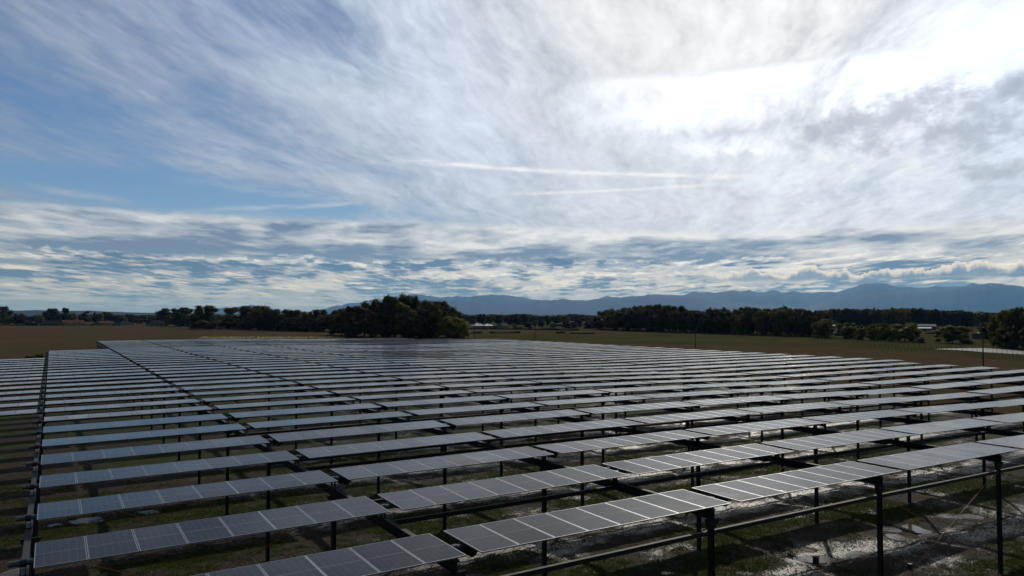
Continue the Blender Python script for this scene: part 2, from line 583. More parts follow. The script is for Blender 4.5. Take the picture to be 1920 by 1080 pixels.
# ------------------------------------------------------------------ ground: one sheet, split where the land use changes
def graded(lo, hi, fine_lo, fine_hi, fine, mid_lo, mid_hi, mid, n_far):
    a = list(np.arange(fine_lo, fine_hi + 1e-6, fine))
    b = list(np.arange(fine_hi + mid, mid_hi, mid))
    c = list(np.arange(fine_lo - mid, mid_lo, -mid))[::-1]
    e = list(b[-1] + (hi - b[-1]) * (np.linspace(0, 1, n_far + 1)[1:] ** 2.6))
    d = list(c[0] - (c[0] - lo) * (np.linspace(0, 1, n_far + 1)[1:] ** 2.6))[::-1]
    return np.array(d + c + a + b + e)


FAR = 34000.0
gx = graded(-FAR, FAR, -16, 66, 0.28, -520, 760, 3.4, 26)
gy = graded(-FAR, FAR, 6, 70, 0.28, -60, 760, 3.4, 26)
GX, GY = np.meshgrid(gx, gy, indexing='ij')
near = (np.clip((GX + 16) / 4, 0, 1) * np.clip((66 - GX) / 4, 0, 1) * np.clip((GY - 6) / 3, 0, 1) * np.clip((70 - GY) / 5, 0, 1))

PUDDLES = [(1507, 1029, 21, 4.6), (1461, 1037, 14, 3.6), (1356, 1063, 17, 6), (1522, 1047, 36, 5), (1395, 1075, 22, 5), (1772, 960, 21, 4),
           (1818, 961, 17, 3.2), (1705, 982, 15, 3.6), (1668, 988, 14, 4), (1680, 1003, 12, 4), (1748, 1000, 19, 3.6), (1806, 983, 14, 2.8),
           (1609, 1038, 18, 4.6), (1730, 991, 14, 3), (168, 974, 26, 5), (280, 960, 28, 3.6), (105, 982, 10, 2), (250, 993, 18, 2), (22, 1076, 22, 8),
           (1250, 1076, 16, 4), (1878, 972, 12, 2.4), (1640, 958, 15, 2.5)]
pud = []
for u, v, su, sv in PUDDLES:
    wx, wy = px_ground(u, v, -0.1)
    X, Y = w2g(wx, wy)
    d = math.hypot(wx, wy)
    pud.append((X, Y, su * d / F, sv * d * d / (F * CAM_Z), wx, wy))


def lane(x, y):
    """muddy wheel lanes half way between the post rows"""
    k = (y - 22.4 + (fbm(x * 0.12, y * 0.05, 60, 2) - 0.5) * 2.4) / (2 * PITCH_Y)
    d = (k - np.round(k)) * 2 * PITCH_Y
    return np.exp(-(d / 1.5) ** 2)


def grass_amount(x, y):
    g = fbm(x * 0.16, y * 0.5, 20, 4) * 0.7 + fbm(x * 0.9, y * 1.3, 30, 3) * 0.45
    g = g - 0.42 * lane(x, y) * np.clip((x + 6) / 24, 0.25, 1) - 0.10 * np.clip((14 - x) / 18, 0, 1)
    return np.clip((g - 0.41) / 0.24, 0, 1)


def bumps(x, y):
    b = (fbm(x * 0.9, y * 0.9, 40, 3) - 0.5) * 0.10 + (fbm(x * 0.25, y * 0.25, 45, 2) - 0.5) * 0.14
    rut = lane(x, y)
    b = b - 0.05 * rut + 0.05 * rut * (fbm(x * 1.6, y * 3.2, 47, 2) - 0.5) * 2
    return b


def ground_z(x, y):
    """height of the site's ground near the tables, with hollows where water stands"""
    z = bumps(x, y)
    for X, Y, rx, ry, _, _ in pud:
        # puddles lie across the view: use distances along and across it
        ddx, ddy = x - X, y - Y
        a = ddx * CA - ddy * SA
        b = ddx * SA + ddy * CA
        e = (a / (rx * 1.35)) ** 2 + (b / (ry * 1.35)) ** 2
        k = np.exp(-e * 1.2)
        z = z * (1 - k) + (-0.10) * k
    return z


Z = hz(GX, GY) * fade_far(GX, GY)
m_near = near > 0
zz = np.zeros_like(Z)
zz[m_near] = ground_z(GX[m_near], GY[m_near]) * near[m_near]
Z = Z + zz
grass = np.where(GX == GX, 0.0, 0.0)
big = (np.abs(GX) < 800) & (GY > -70) & (GY < 800)
grass[big] = grass_amount(GX[big], GY[big])
wet = np.zeros_like(Z); wet[big] = np.clip(0.45 + (GX[big] - 4) / 26, 0.35, 1) * np.clip(lane(GX[big], GY[big]) * 0.75 + (fbm(GX[big] * 0.5, GY[big] * 0.8, 50, 3) - 0.44) * 2.2, 0, 1)
nx, ny = len(gx), len(gy)
idx = np.arange(nx * ny).reshape(nx, ny)
quads = np.stack([idx[:-1, :-1], idx[1:, :-1], idx[1:, 1:], idx[:-1, 1:]], -1).reshape(-1, 4)
cx = (GX[:-1, :-1] + GX[1:, 1:]).ravel() / 2
cy = (GY[:-1, :-1] + GY[1:, 1:]).ravel() / 2
cwx, cwy = g2w(cx, cy)
cu = np.where(cwy > 5, 960 + F * cwx / np.maximum(cwy, 5), np.where(cwx > 0, 5000, -5000))
cv = np.where(cwy > 5, 591.5 + CAM_Z * F / np.maximum(cwy, 5), 5000)
site = (cx > -16) & (cx < 113) & (cy > -40) & (cy < 207)
site &= ~((cx < -2.5) & (cy > 131)) & ~((cx < 7.0) & (cy > 158))
site &= ~((cx > 104) & (cy < 60) & (cy > 20))
zone = np.full(len(cx), 2)
zone[cu < 640] = 1
plough = (cu > 1000) & (cv > 640 + np.clip((cu - 1000) * 0.018, 0, 9) + np.clip((cu - 1560) * 0.072, 0, 60))
zone[plough] = 3
far_strip = (cu > 860) & (cv < 624) & (cv > 617.5) & (cwy > 50)
zone[far_strip] = 3
zone[site] = 0
zone[(cwy < -10) & (zone != 0)] = 1

wxyz = np.stack([GX, GY, Z], -1).reshape(-1, 3)


def earth_mat(name, kind):
    m_, t, bs = new_mat(name)
    co = t.node('ShaderNodeTexCoord').outputs['Object']
    sp = t.node('ShaderNodeSeparateXYZ'); t.l.new(co, sp.inputs[0])
    if kind == 'site':
        ga = t.node('ShaderNodeAttribute'); ga.attribute_name = 'grass'
        wa = t.node('ShaderNodeAttribute'); wa.attribute_name = 'wet'
        n1 = t.noise(co, 1.4, 8, 0.68)
        n2 = t.noise(co, 7.0, 6, 0.65)
        n3 = t.noise(t.vec(t.mul(sp.outputs[0], 0.6), sp.outputs[1], 0.0), 0.5, 5, 0.6)
        n4 = t.noise(co, 18.0, 5, 0.7)
        gmask = t.ss(t.add(ga.outputs['Fac'], t.add(t.mul(t.sub(n1, 0.5), 1.6), t.add(t.mul(t.sub(n2, 0.5), 1.3), t.mul(t.sub(n4, 0.5), 1.2)))), 0.36, 0.62)
        wmask = t.ss(t.add(wa.outputs['Fac'], t.add(t.mul(t.sub(n1, 0.5), 1.5), t.add(t.mul(t.sub(n2, 0.5), 1.8), t.mul(t.sub(n4, 0.5), 3.4)))), 0.52, 0.84)
        mud = t.mix(n2, (0.018, 0.013, 0.009), (0.085, 0.066, 0.048))
        mud = t.mix(t.mul(n3, 0.6), mud, (0.034, 0.023, 0.014))
        mud = t.mix(t.ss(n4, 0.58, 0.70), mud, (0.160, 0.132, 0.100))
        mud = t.mix(t.ss(n4, 0.42, 0.32), mud, (0.010, 0.008, 0.006))
        grs = t.mix(n4, (0.012, 0.022, 0.005), (0.062, 0.088, 0.018))
        c = t.mix(t.mul(gmask, 0.92), mud, grs)
        t.l.new(c, bs.inputs['Base Color'])
        r = t.add(t.mul(wmask, -0.46), 0.85)
        r = t.add(r, t.mul(gmask, 0.10))
        t.l.new(r, bs.inputs['Roughness'])
        t.l.new(t.add(0.06, t.mul(wmask, 0.60)), bs.inputs['Specular IOR Level'])
        h = t.add(t.mul(n1, 0.08), t.mul(n2, 0.08))
        h = t.mul(t.add(h, t.mul(n4, 0.045)), t.sub(1.0, t.mul(wmask, 0.5)))
        b = t.node('ShaderNodeBump'); b.inputs['Strength'].default_value = 1.0; b.inputs['Distance'].default_value = 1.0
        t.l.new(h, b.inputs['Height']); t.l.new(b.outputs[0], bs.inputs['Normal'])
    else:
        if kind == 'stubble':
            ang_, a_, b_, c_ = 0.35, (0.050, 0.036, 0.021), (0.118, 0.086, 0.051), (0.064, 0.057, 0.028)
        elif kind == 'meadow':
            ang_, a_, b_, c_ = 0.1, (0.040, 0.042, 0.016), (0.078, 0.072, 0.030), (0.095, 0.072, 0.038)
        else:
            ang_, a_, b_, c_ = -0.2, (0.058, 0.040, 0.023), (0.120, 0.085, 0.052), (0.072, 0.064, 0.030)
        xr = t.add(t.mul(sp.outputs[0], math.cos(ang_)), t.mul(sp.outputs[1], math.sin(ang_)))
        yr = t.sub(t.mul(sp.outputs[1], math.cos(ang_)), t.mul(sp.outputs[0], math.sin(ang_)))
        rows = t.noise(t.vec(t.mul(xr, 0.012), t.mul(yr, 0.16), 0.0), 1.0, 6, 0.72)
        rows = t.ss(rows, 0.32, 0.68)
        n1 = t.noise(co, 0.02, 6, 0.6)
        n2 = t.noise(co, 1.2, 7, 0.75)
        c = t.mix(t.add(t.mul(rows, 0.45), t.mul(n2, 0.55)), a_, b_)
        c = t.mix(t.mul(t.ss(n1, 0.42, 0.66), 0.7), c, c_)
        t.l.new(c, bs.inputs['Base Color'])
        bs.inputs['Roughness'].default_value = 0.9
        bs.inputs['Specular IOR Level'].default_value = 0.0
        b = t.node('ShaderNodeBump'); b.inputs['Strength'].default_value = 0.8; b.inputs['Distance'].default_value = 0.5
        t.l.new(n2, b.inputs['Height']); t.l.new(b.outputs[0], bs.inputs['Normal'])
    return m_


for zi, nm, kd in ((0, 'ground', 'site'), (1, 'stubble_field', 'stubble'), (2, 'meadow', 'meadow'), (3, 'ploughed_field', 'plough')):
    q = quads[zone == zi]
    used, inv_ = np.unique(q.ravel(), return_inverse=True)
    me = np_mesh(nm, wxyz[used], inv_.reshape(-1, 4), earth_mat(nm, kd), smooth=True)
    if zi == 0:
        for an, arr in (('grass', grass), ('wet', wet)):
            at = me.attributes.new(an, 'FLOAT', 'POINT')
            at.data.foreach_set('value', arr.ravel()[used].astype(np.float32))
    o = link(bpy.data.objects.new(nm, me))
    o.rotation_euler = (0, 0, YA)
    tag(o, kind='structure')

# standing water
wm, t, bs = new_mat('muddy_water')
geo = t.node('ShaderNodeNewGeometry').outputs['Position']
t.l.new(t.mix(t.noise(geo, 0.8, 3, 0.5), (0.085, 0.058, 0.036), (0.14, 0.105, 0.075)), bs.inputs['Base Color'])
bs.inputs['Roughness'].default_value = 0.04
bs.inputs['IOR'].default_value = 1.33
b = t.node('ShaderNodeBump'); b.inputs['Strength'].default_value = 0.08; b.inputs['Distance'].default_value = 0.05
t.l.new(t.noise(geo, 5.0, 3, 0.5), b.inputs['Height']); t.l.new(b.outputs[0], bs.inputs['Normal'])
for k, (X, Y, rx, ry, wx, wy) in enumerate(pud):
    n = 44
    ring = []
    for i in range(n):
        a = 2 * math.pi * i / n
        rr = 0.72 + 0.62 * float(fbm(np.array(math.cos(a) * 1.4 + k * 3.1), np.array(math.sin(a) * 1.4 + 9.0), 70, 3))
        ring.append((math.cos(a) * rx * rr * 1.15, math.sin(a) * ry * rr * 1.15, 0))
    mb = MB()
    c0 = (0, 0, 0)
    for i in range(n):
        mb.quad([c0, ring[i], ring[(i + 1) % n]])
    o = mb.build('puddle', wm)
    o.location = (wx, wy, float(hz(X, Y)) - 0.060)
    tag(o, kind='structure')


def site_z(x, y):
    return float(hz(x, y)) + float(ground_z(np.array(x), np.array(y)))


# ------------------------------------------------------------------ the steelwork and its tables
def gap_x(c):
    return X0 + c * COLW - GAP / 2


def row_y(r):
    return Y0 + (r - 1) * PITCH_Y


def cols_of(r):
    lo = 0 if 9 <= r <= 23 else (1 if r <= 28 else 2)
    hi = 11 if r <= 33 else (10 if r <= 35 else 9)
    return lo, hi


def seen(x, y, z, mx=150, my=90):
    wx, wy = g2w(x, y)
    if wy < 3: return False
    u, v = 960 + F * wx / wy, 591.5 - F * (z - CAM_Z) / wy
    return -mx < u < 1920 + mx and v < 1080 + my


# one panel: frame, glass, back
def panel_into(mb, ox=0.0):
    fw_, th = 0.021, 0.035
    x0, x1, y0, y1 = ox - PW / 2, ox + PW / 2, -PD / 2, PD / 2
    a0, a1, b0, b1 = x0 + fw_, x1 - fw_, y0 + fw_, y1 - fw_
    mb.quad([(x0, y0, 0), (x1, y0, 0), (a1, b0, 0), (a0, b0, 0)], 1)
    mb.quad([(x1, y0, 0), (x1, y1, 0), (a1, b1, 0), (a1, b0, 0)], 1)
    mb.quad([(x1, y1, 0), (x0, y1, 0), (a0, b1, 0), (a1, b1, 0)], 1)
    mb.quad([(x0, y1, 0), (x0, y0, 0), (a0, b0, 0), (a0, b1, 0)], 1)
    hw, hd = (PW - 2 * fw_) / 2, (PD - 2 * fw_) / 2
    mb.quad([(a0, b0, -0.003), (a1, b0, -0.003), (a1, b1, -0.003), (a0, b1, -0.003)], 0, [(-hw, -hd), (hw, -hd), (hw, hd), (-hw, hd)])
    for p, q in (((x0, y0), (x1, y0)), ((x1, y0), (x1, y1)), ((x1, y1), (x0, y1)), ((x0, y1), (x0, y0))):
        mb.quad([(p[0], p[1], -th), (q[0], q[1], -th), (q[0], q[1], 0), (p[0], p[1], 0)], 1)
    mb.quad([(x0, y1, -th), (x1, y1, -th), (x1, y0, -th), (x0, y0, -th)], 2)


PM = [M['glass'], M['alu'], M['back']]
mb = MB(); panel_into(mb)
panel_me = mb.mesh('panel', PM)


def tube_into(mb, n_p, mi=0):
    half = (n_p * PSTEP) / 2
    zt = -0.155
    mb.tube((-half - GAP - 0.10, 0, zt), (half - 0.02, 0, zt), 0.075, 10, mi)


def purlins_into(mb, n_p, mi=0):
    half = (n_p * PSTEP) / 2
    for i in range(n_p + 1):
        x = -half + i * PSTEP
        x = min(max(x, -half + 0.06), half - 0.08)
        mb.box(x - 0.03, x + 0.03, -0.62, 0.62, -0.080, -0.036, mi)


mb = MB(); tube_into(mb, 8); tube_me = mb.mesh('torque_tube', M['tube'], smooth=True)
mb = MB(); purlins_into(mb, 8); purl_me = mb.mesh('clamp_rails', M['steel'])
mb = MB(); tube_into(mb, 4); tube4_me = mb.mesh('torque_tube', M['tube'], smooth=True)
mb = MB(); purlins_into(mb, 4); purl4_me = mb.mesh('clamp_rails', M['steel'])
far_me = {}
for n_p in (8, 4):
    mb = MB()
    for i in range(n_p):
        panel_into(mb, (i - (n_p - 1) / 2) * PSTEP)
    tube_into(mb, n_p, 3)
    far_me[n_p] = mb.mesh('solar_table', PM + [M['tube']])
mb = MB(); mb.box(-0.006, 0.006, -PD / 2, PD / 2, -0.03, 0.002); strip_me = mb.mesh('edge_film', M['green'])

ROW_TILT = {1: 0.21, 2: 0.83, 3: 0.08, 4: 0.52, 5: 1.31, 6: 0.14, 7: 1.07, 8: -0.22}
rt = random.Random(5)
for r in range(9, 40):
    ROW_TILT[r] = rt.choice([0.0, 0.3, 0.6, 0.9, 0.2, -0.3, 0.1, 0.4]) + rt.uniform(-0.1, 0.1)

tables = []
for r in range(1, 39):
    lo, hi = cols_of(r)
    for c in range(lo, hi + 1):
        n_p = 4 if (c == 11 and r <= 9) else 8
        ln = n_p * PSTEP
        xl = X0 + (c - 1) * COLW
        xc, yc = xl + ln / 2 - 0.01, row_y(r)
        if not any(seen(x, yc, ZP, 60, 60) for x in np.linspace(xl, xl + ln, 9)):
            if not (r <= 3 and c <= 5):
                continue
        wx, wy = g2w(xc, yc)
        tables.append((wy, r, c, n_p, xc, yc, c - lo + 1))
tables.sort()
N_PARTS, N_SINGLE = 120, 300
TG = 'solar tables of the array'
stuff_mb = []
for k, (wy, r, c, n_p, xc, yc, pos) in enumerate(tables):
    zc = ZP + float(hz(xc, yc))
    e_ = n_p * PSTEP / 2
    sl_ = math.atan((float(hz(xc + e_, yc)) - float(hz(xc - e_, yc))) / (2 * e_))
    tilt = R(ROW_TILT[r] + rt.uniform(-0.2, 0.2))
    wx, wy_ = g2w(xc, yc)
    rot = (tilt, -sl_, YA)
    if k >= N_SINGLE:
        stuff_mb.append((n_p, Matrix.LocRotScale(Vector((wx, wy_, zc)), __import__('mathutils').Euler(rot), None)))
        continue
    num = 'eight' if n_p == 8 else 'four'
    label = f'{num} panel solar table, {ordw(r)} row from the front, {ordw(pos)} table from the left'
    if k < N_PARTS:
        root = bpy.data.objects.new('solar_table', None)
        root.empty_display_size = 0.3
        root.location, root.rotation_euler = (wx, wy_, zc), rot
        link(root)
        for i in range(n_p):
            p = link(bpy.data.objects.new('solar_panel', panel_me), root)
            p.location = ((i - (n_p - 1) / 2) * PSTEP, 0, 0)
            p.rotation_euler = (R(rt.uniform(-0.08, 0.08)), R(rt.uniform(-0.08, 0.08)), 0)
            if c == 1 and r in (1, 2, 3) and i == {1: 4, 2: 4, 3: 4}[r]:
                f_ = link(bpy.data.objects.new('edge_film', strip_me), p)
                f_.location = (PSTEP / 2, 0, 0)
                f_['label'] = 'green film along the edge of a panel'
        link(bpy.data.objects.new('torque_tube', tube_me if n_p == 8 else tube4_me), root)
        link(bpy.data.objects.new('clamp_rails', purl_me if n_p == 8 else purl4_me), root)
    else:
        root = bpy.data.objects.new('solar_table', far_me[n_p])
        root.location, root.rotation_euler = (wx, wy_, zc), rot
        link(root)
    tag(root, label, 'solar table', TG)
if stuff_mb:
    mb = MB()
    for n_p, mt in stuff_mb:
        src = far_me[n_p]
        ul = src.uv_layers[0].data
        for p in src.polygons:
            mb.quad([mt @ src.vertices[i].co for i in p.vertices], p.material_index, [tuple(ul[li].uv) for li in p.loop_indices])
    o = mb.build('distant_solar_tables', PM + [M['tube']])
    tag(o, 'distant solar tables massed together at the far end of the array', 'solar tables', kind='stuff')

# --- girders along the gaps, with a bearing at every row
GT, GBOT, GW = -0.46, -0.78, 0.085        # below the panel tops
for c in range(0, 13):
    if c == 0: r0, r1 = 1, 28
    elif c == 1: r0, r1 = 1, 38
    elif c == 12: r0, r1 = 1, 9
    else: r0, r1 = (10 if c == 11 else 1), (38 if c <= 9 else (35 if c == 10 else 33))
    x = gap_x(c)
    if c == 11: x = X0 + 11 * COLW - GAP + 0.12
    if c == 12: x = X0 + 10 * COLW + 4 * PSTEP + 0.12
    rr = [r for r in range(r0, r1 + 1) if seen(x, row_y(r), ZP, 160, 220)]
    if not rr: continue
    ya_, yb_ = row_y(rr[0]) - 0.16, row_y(rr[-1]) + 0.16
    zb = ZP + float(hz(x, row_y(rr[0])))
    wx, wy = g2w(x, ya_)
    root = empty('steel_girder', (wx, wy, zb), YA)
    tag(root, 'short steel girder under the right ends of the nine nearest table rows' if c == 12 else f'long steel girder carrying the tables, {ordw(c + 1)} girder line from the left', 'girder', 'girders of the canopy')
    beam = MB()
    ys = [ya_] + [row_y(r) for r in rr] + [yb_]
    for i in range(len(ys) - 1):
        p, q = ys[i], ys[i + 1]
        zp_, zq_ = ZP + float(hz(x, p)) - zb, ZP + float(hz(x, q)) - zb
        for (u0, u1, w0, w1) in ((-GW, GW, GT - 0.022, GT), (-0.012, 0.012, GBOT + 0.022, GT - 0.022), (-GW, GW, GBOT, GBOT + 0.022)):
            P = [(u0, p - ya_, zp_ + w0), (u1, p - ya_, zp_ + w0), (u1, q - ya_, zq_ + w0), (u0, q - ya_, zq_ + w0),
                 (u0, p - ya_, zp_ + w1), (u1, p - ya_, zp_ + w1), (u1, q - ya_, zq_ + w1), (u0, q - ya_, zq_ + w1)]
            for f_ in ((3, 2, 1, 0), (4, 5, 6, 7), (0, 1, 5, 4), (1, 2, 6, 5), (2, 3, 7, 6), (3, 0, 4, 7)):
                beam.quad([P[j] for j in f_])
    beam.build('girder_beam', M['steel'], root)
    bm_ = MB()
    bm_.box(-0.10, 0.10, -0.10, 0.10, GT, GT + 0.02)
    bm_.box(-0.085, -0.070, -0.09, 0.09, GT + 0.02, -0.24)
    bm_.box(0.030, 0.045, -0.09, 0.09, GT + 0.02, -0.24)
    bm_.tube((-0.09, 0, -0.155), (0.06, 0, -0.155), 0.105, 14)
    bear_me = bm_.mesh('bearing', M['post'])
    for r in rr:
        if r % 2 == 0 and row_y(r) > 120: continue
        b_ = link(bpy.data.objects.new('bearing', bear_me), root)
        b_.location = (0, row_y(r) - ya_, ZP + float(hz(x, row_y(r))) - zb)

# --- posts: broad flange sections under every second row
HP = {}
PG = 'posts of the steel canopy'
for r in range(1, 39, 2):
    lo, hi = cols_of(r)
    lo = 0 if r <= 28 else 1
    k = 0
    for c in range(lo, hi + 1):
        x, y = gap_x(c), row_y(r)
        if c == 11: x = X0 + 11 * COLW - GAP + 0.12 if r > 9 else X0 + 10 * COLW + 4 * PSTEP + 0.12
        k += 1
        if not (seen(x, y, 2.0, 120, 260) or seen(x, y, 5.2, 60, 60)): continue
        if r > 13 and 1 < c < hi: continue
        gz = site_z(x, y) - 0.05 if y < 70 and x < 66 else float(hz(x, y)) - 0.05
        top = ZP + float(hz(x, y)) + GBOT
        h = top - gz
        wx, wy = g2w(x, y)
        root = empty('steel_post', (wx, wy, gz), YA)
        tag(root, f'dark steel post, {ordw((r + 1) // 2)} line of posts from the front, {ordw(k)} from the left', 'post', PG)
        mb = MB()
        mb.box(-0.08, -0.066, -0.08, 0.08, 0.02, h)
        mb.box(0.066, 0.08, -0.08, 0.08, 0.02, h)
        mb.box(-0.066, 0.066, -0.006, 0.006, 0.02, h)
        mb.box(-0.17, 0.17, -0.17, 0.17, 0, 0.02)
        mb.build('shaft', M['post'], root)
        hb = MB()
        hb.prism([(-0.11, h - 0.34), (0.11, h - 0.34), (0.34, h - 0.04), (0.34, h - 0.002), (-0.22, h - 0.002), (-0.22, h - 0.04)], -0.07, 0.07)
        hb.build('head_bracket', M['post'], root)
        if 1 <= c < hi:
            dm = MB()
            dm.box(0.16, 0.62, -0.17, 0.17, h + 0.46, h + 0.80 - 0.10)
            dm.tube((0.39, -0.30, h + 0.54), (0.39, 0.30, h + 0.54), 0.13, 12)
            dm.build('drive_unit', M['motor'], root)
        HP[(r, c)] = (x, y, gz, top)

# --- tie beams along the rows
for r in range(1, 12):
    lo, hi = cols_of(r)
    xs = [gap_x(c) for c in range(lo if r > 1 else 0, hi + 1)]
    xs = [x for x in xs if seen(x, row_y(r), 4.8, 520, 700)]
    if len(xs) < 2: continue
    dz = -1.16 if r % 2 else -0.62
    y = row_y(r)
    z0 = ZP + float(hz(xs[0], y)) + dz
    wx, wy = g2w(xs[0], y)
    hw = 0.06
    mb = MB()
    for p, q in zip(xs[:-1], xs[1:]):
        zp_, zq_ = ZP + float(hz(p, y)) + dz - z0, ZP + float(hz(q, y)) + dz - z0
        a_, b_ = p - xs[0] + 0.11, q - xs[0] - 0.11
        P = [(a_, -hw, zp_ - 0.14), (b_, -hw, zq_ - 0.14), (b_, hw, zq_ - 0.14), (a_, hw, zp_ - 0.14), (a_, -hw, zp_), (b_, -hw, zq_), (b_, hw, zq_), (a_, hw, zp_)]
        for f_ in ((3, 2, 1, 0), (4, 5, 6, 7), (0, 1, 5, 4), (1, 2, 6, 5), (2, 3, 7, 6), (3, 0, 4, 7)):
            mb.quad([P[j] for j in f_])
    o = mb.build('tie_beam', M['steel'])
    o.location, o.rotation_euler = (wx, wy, z0), (0, 0, YA)
    tag(o, f'slim steel tie beam running below the {ordw(r)} table row from the front', 'beam', 'tie beams of the canopy')

# --- crossed brace cables in two bays of each post line
for r in (1, 3, 5, 7):
    for c in (0, 3):
        if (r, c) not in HP or (r, c + 1) not in HP: continue
        (xa, y, ga_, ta), (xb, _, gb_, tb) = HP[(r, c)], HP[(r, c + 1)]
        wx, wy = g2w(xa, y)
        ends = [((0.12, 0.0, 0.45), (xb - xa - 0.12, 0.0, tb - 0.40 - ga_)), ((0.12, 0.05, ta - 0.40 - ga_), (xb - xa - 0.12, 0.05, gb_ + 0.45 - ga_))]
        for e0, e1 in ends:
            mb = MB()
            mb.tube(e0, e1, 0.011, 6)
            o = mb.build('brace_cable', M['rope'])
            o.location, o.rotation_euler = (wx, wy, ga_), (0, 0, YA)
            way = 'rising' if e1[2] > e0[2] else 'falling'
            tag(o, f'thin orange brace cable {way} to the right, {ordw((r + 1) // 2)} line of posts, {"left edge" if c == 0 else "fourth"} bay', 'cable', 'brace cables between the posts')

# --- a short marker stub and a junction box in the mud
for u, v, hh, ww, nm, lab, cat in ((1529.5, 1053, 0.30, 0.20, 'junction_box', 'small black junction box standing beside the pale puddles', 'box'), (1706, 1064, 0.22, 0.16, 'junction_box', 'small grey junction box at the muddy lower right', 'box')):
    wx, wy = px_ground(u, v, -0.1)
    X, Y = w2g(wx, wy)
    root = empty(nm, (wx, wy, site_z(X, Y) - 0.03), YA)
    tag(root, lab, cat)
    a_ = MB(); a_.box(-ww / 2, ww / 2, -ww / 2, ww / 2, 0, hh); a_.build('body', M['motor'] if u < 1600 else M['steel'], root)
    a_ = MB(); a_.box(-ww * 0.57, ww * 0.57, -ww * 0.57, ww * 0.57, hh + 0.001, hh + 0.03); a_.build('lid', M['post'], root)

# --- grass tufts on the near ground
gt, t, bs = new_mat('grass_blades')
geo = t.node('ShaderNodeNewGeometry').outputs['Position']
gc = t.mix(t.noise(geo, 1.6, 5, 0.7), (0.022, 0.038, 0.008), (0.085, 0.105, 0.026))
gc = t.mix(t.mul(t.ss(t.noise(geo, 2.3, 6, 0.75), 0.48, 0.60), 0.85), gc, (0.085, 0.066, 0.034))
t.l.new(gc, bs.inputs['Base Color'])
bs.inputs['Roughness'].default_value = 0.65
bs.inputs['Specular IOR Level'].default_value = 0.2
trn = t.node('ShaderNodeBsdfTranslucent'); t.l.new(gc, trn.inputs['Color'])
mx = t.node('ShaderNodeMixShader'); mx.inputs[0].default_value = 0.5
t.l.new(bs.outputs[0], mx.inputs[1]); t.l.new(trn.outputs[0], mx.inputs[2])
t.l.new(mx.outputs[0], [n_ for n_ in gt.node_tree.nodes if n_.type == 'OUTPUT_MATERIAL'][0].inputs[0])
n_try = 900000
tx, ty = rng.uniform(-12, 64, n_try), rng.uniform(9, 66, n_try)
twx, twy = g2w(tx, ty)
tu, tv = 960 + F * twx / twy, 591.5 + CAM_Z * F / twy
keep = (twy > 12) & (tu > -60) & (tu < 1990) & (tv < 1130) & (rng.random(n_try) < np.clip((grass_amount(tx, ty) * 1.0 - 0.14 + (fbm(tx * 2.2, ty * 2.2, 80, 2) - 0.5) * 1.2), 0, 1))
keep &= rng.random(n_try) < np.clip(38.0 / twy, 0.12, 1) ** 1.5
tx, ty = tx[keep], ty[keep]
tz = hz(tx, ty) + ground_z(tx, ty)
n = len(tx)
V, nb = [], 3
for b_i in range(nb):
    a = rng.uniform(0, 2 * math.pi, n)
    h = rng.uniform(0.03, 0.10, n); wd = rng.uniform(0.012, 0.032, n); ln_ = rng.uniform(-0.08, 0.08, n); l2 = rng.uniform(-0.08, 0.08, n)
    ox, oy = rng.uniform(-0.08, 0.08, n), rng.uniform(-0.08, 0.08, n)
    p0 = np.stack([tx + ox - np.cos(a) * wd, ty + oy - np.sin(a) * wd, tz - 0.02], -1)
    p1 = np.stack([tx + ox + np.cos(a) * wd, ty + oy + np.sin(a) * wd, tz - 0.02], -1)
    p2 = np.stack([tx + ox + ln_, ty + oy + l2, tz + h], -1)
    V.append(np.stack([p0, p1, p2], 1))
V = np.concatenate(V).reshape(-1, 3)
o = link(bpy.data.objects.new('grass', np_mesh('grass', V, np.arange(len(V)).reshape(-1, 3), gt)))
o.rotation_euler = (0, 0, YA)
tag(o, 'short rough grass growing in patches below the tables', 'grass', kind='stuff')

# --- clods and stones on the churned mud
cm_, t, bs = new_mat('mud_clods')
geo = t.node('ShaderNodeNewGeometry').outputs['Position']
n1 = t.noise(geo, 3.0, 5, 0.7)
t.l.new(t.mix(n1, (0.014, 0.010, 0.007), (0.055, 0.042, 0.030)), bs.inputs['Base Color'])
t.l.new(t.add(0.42, t.mul(t.noise(geo, 7.0, 3, 0.6), 0.5)), bs.inputs['Roughness'])
n_try = 260000
tx, ty = rng.uniform(-14, 66, n_try), rng.uniform(9, 68, n_try)
twx, twy = g2w(tx, ty)
tu, tv = 960 + F * twx / twy, 591.5 + CAM_Z * F / twy
dens_ = np.clip(0.25 + lane(tx, ty) * 0.8 + (fbm(tx * 1.1, ty * 1.1, 85, 3) - 0.5) * 2.2 - grass_amount(tx, ty) * 0.35, 0.02, 1)
keep = (twy > 12) & (tu > -60) & (tu < 1990) & (tv < 1130) & (rng.random(n_try) < dens_)
keep &= rng.random(n_try) < np.clip(34.0 / twy, 0.12, 1) ** 1.6
for X, Y, rx, ry, _, _ in pud:
    a_ = (tx - X) * CA - (ty - Y) * SA; b_ = (tx - X) * SA + (ty - Y) * CA
    keep &= ((a_ / (rx * 1.1)) ** 2 + (b_ / (ry * 1.1)) ** 2) > 0.8
tx, ty = tx[keep], ty[keep]
tz = hz(tx, ty) + ground_z(tx, ty)
n = len(tx)
sz = 0.020 + 0.055 * rng.random(n) ** 2.5
a0 = rng.uniform(0, 6.28, n)
V = np.zeros((n, 5, 3))
for i in range(4):
    a = a0 + i * math.pi / 2 + rng.uniform(-.4, .4, n)
    r_ = sz * rng.uniform(0.7, 1.4, n)
    V[:, i] = np.stack([tx + np.cos(a) * r_, ty + np.sin(a) * r_, tz - 0.015], -1)
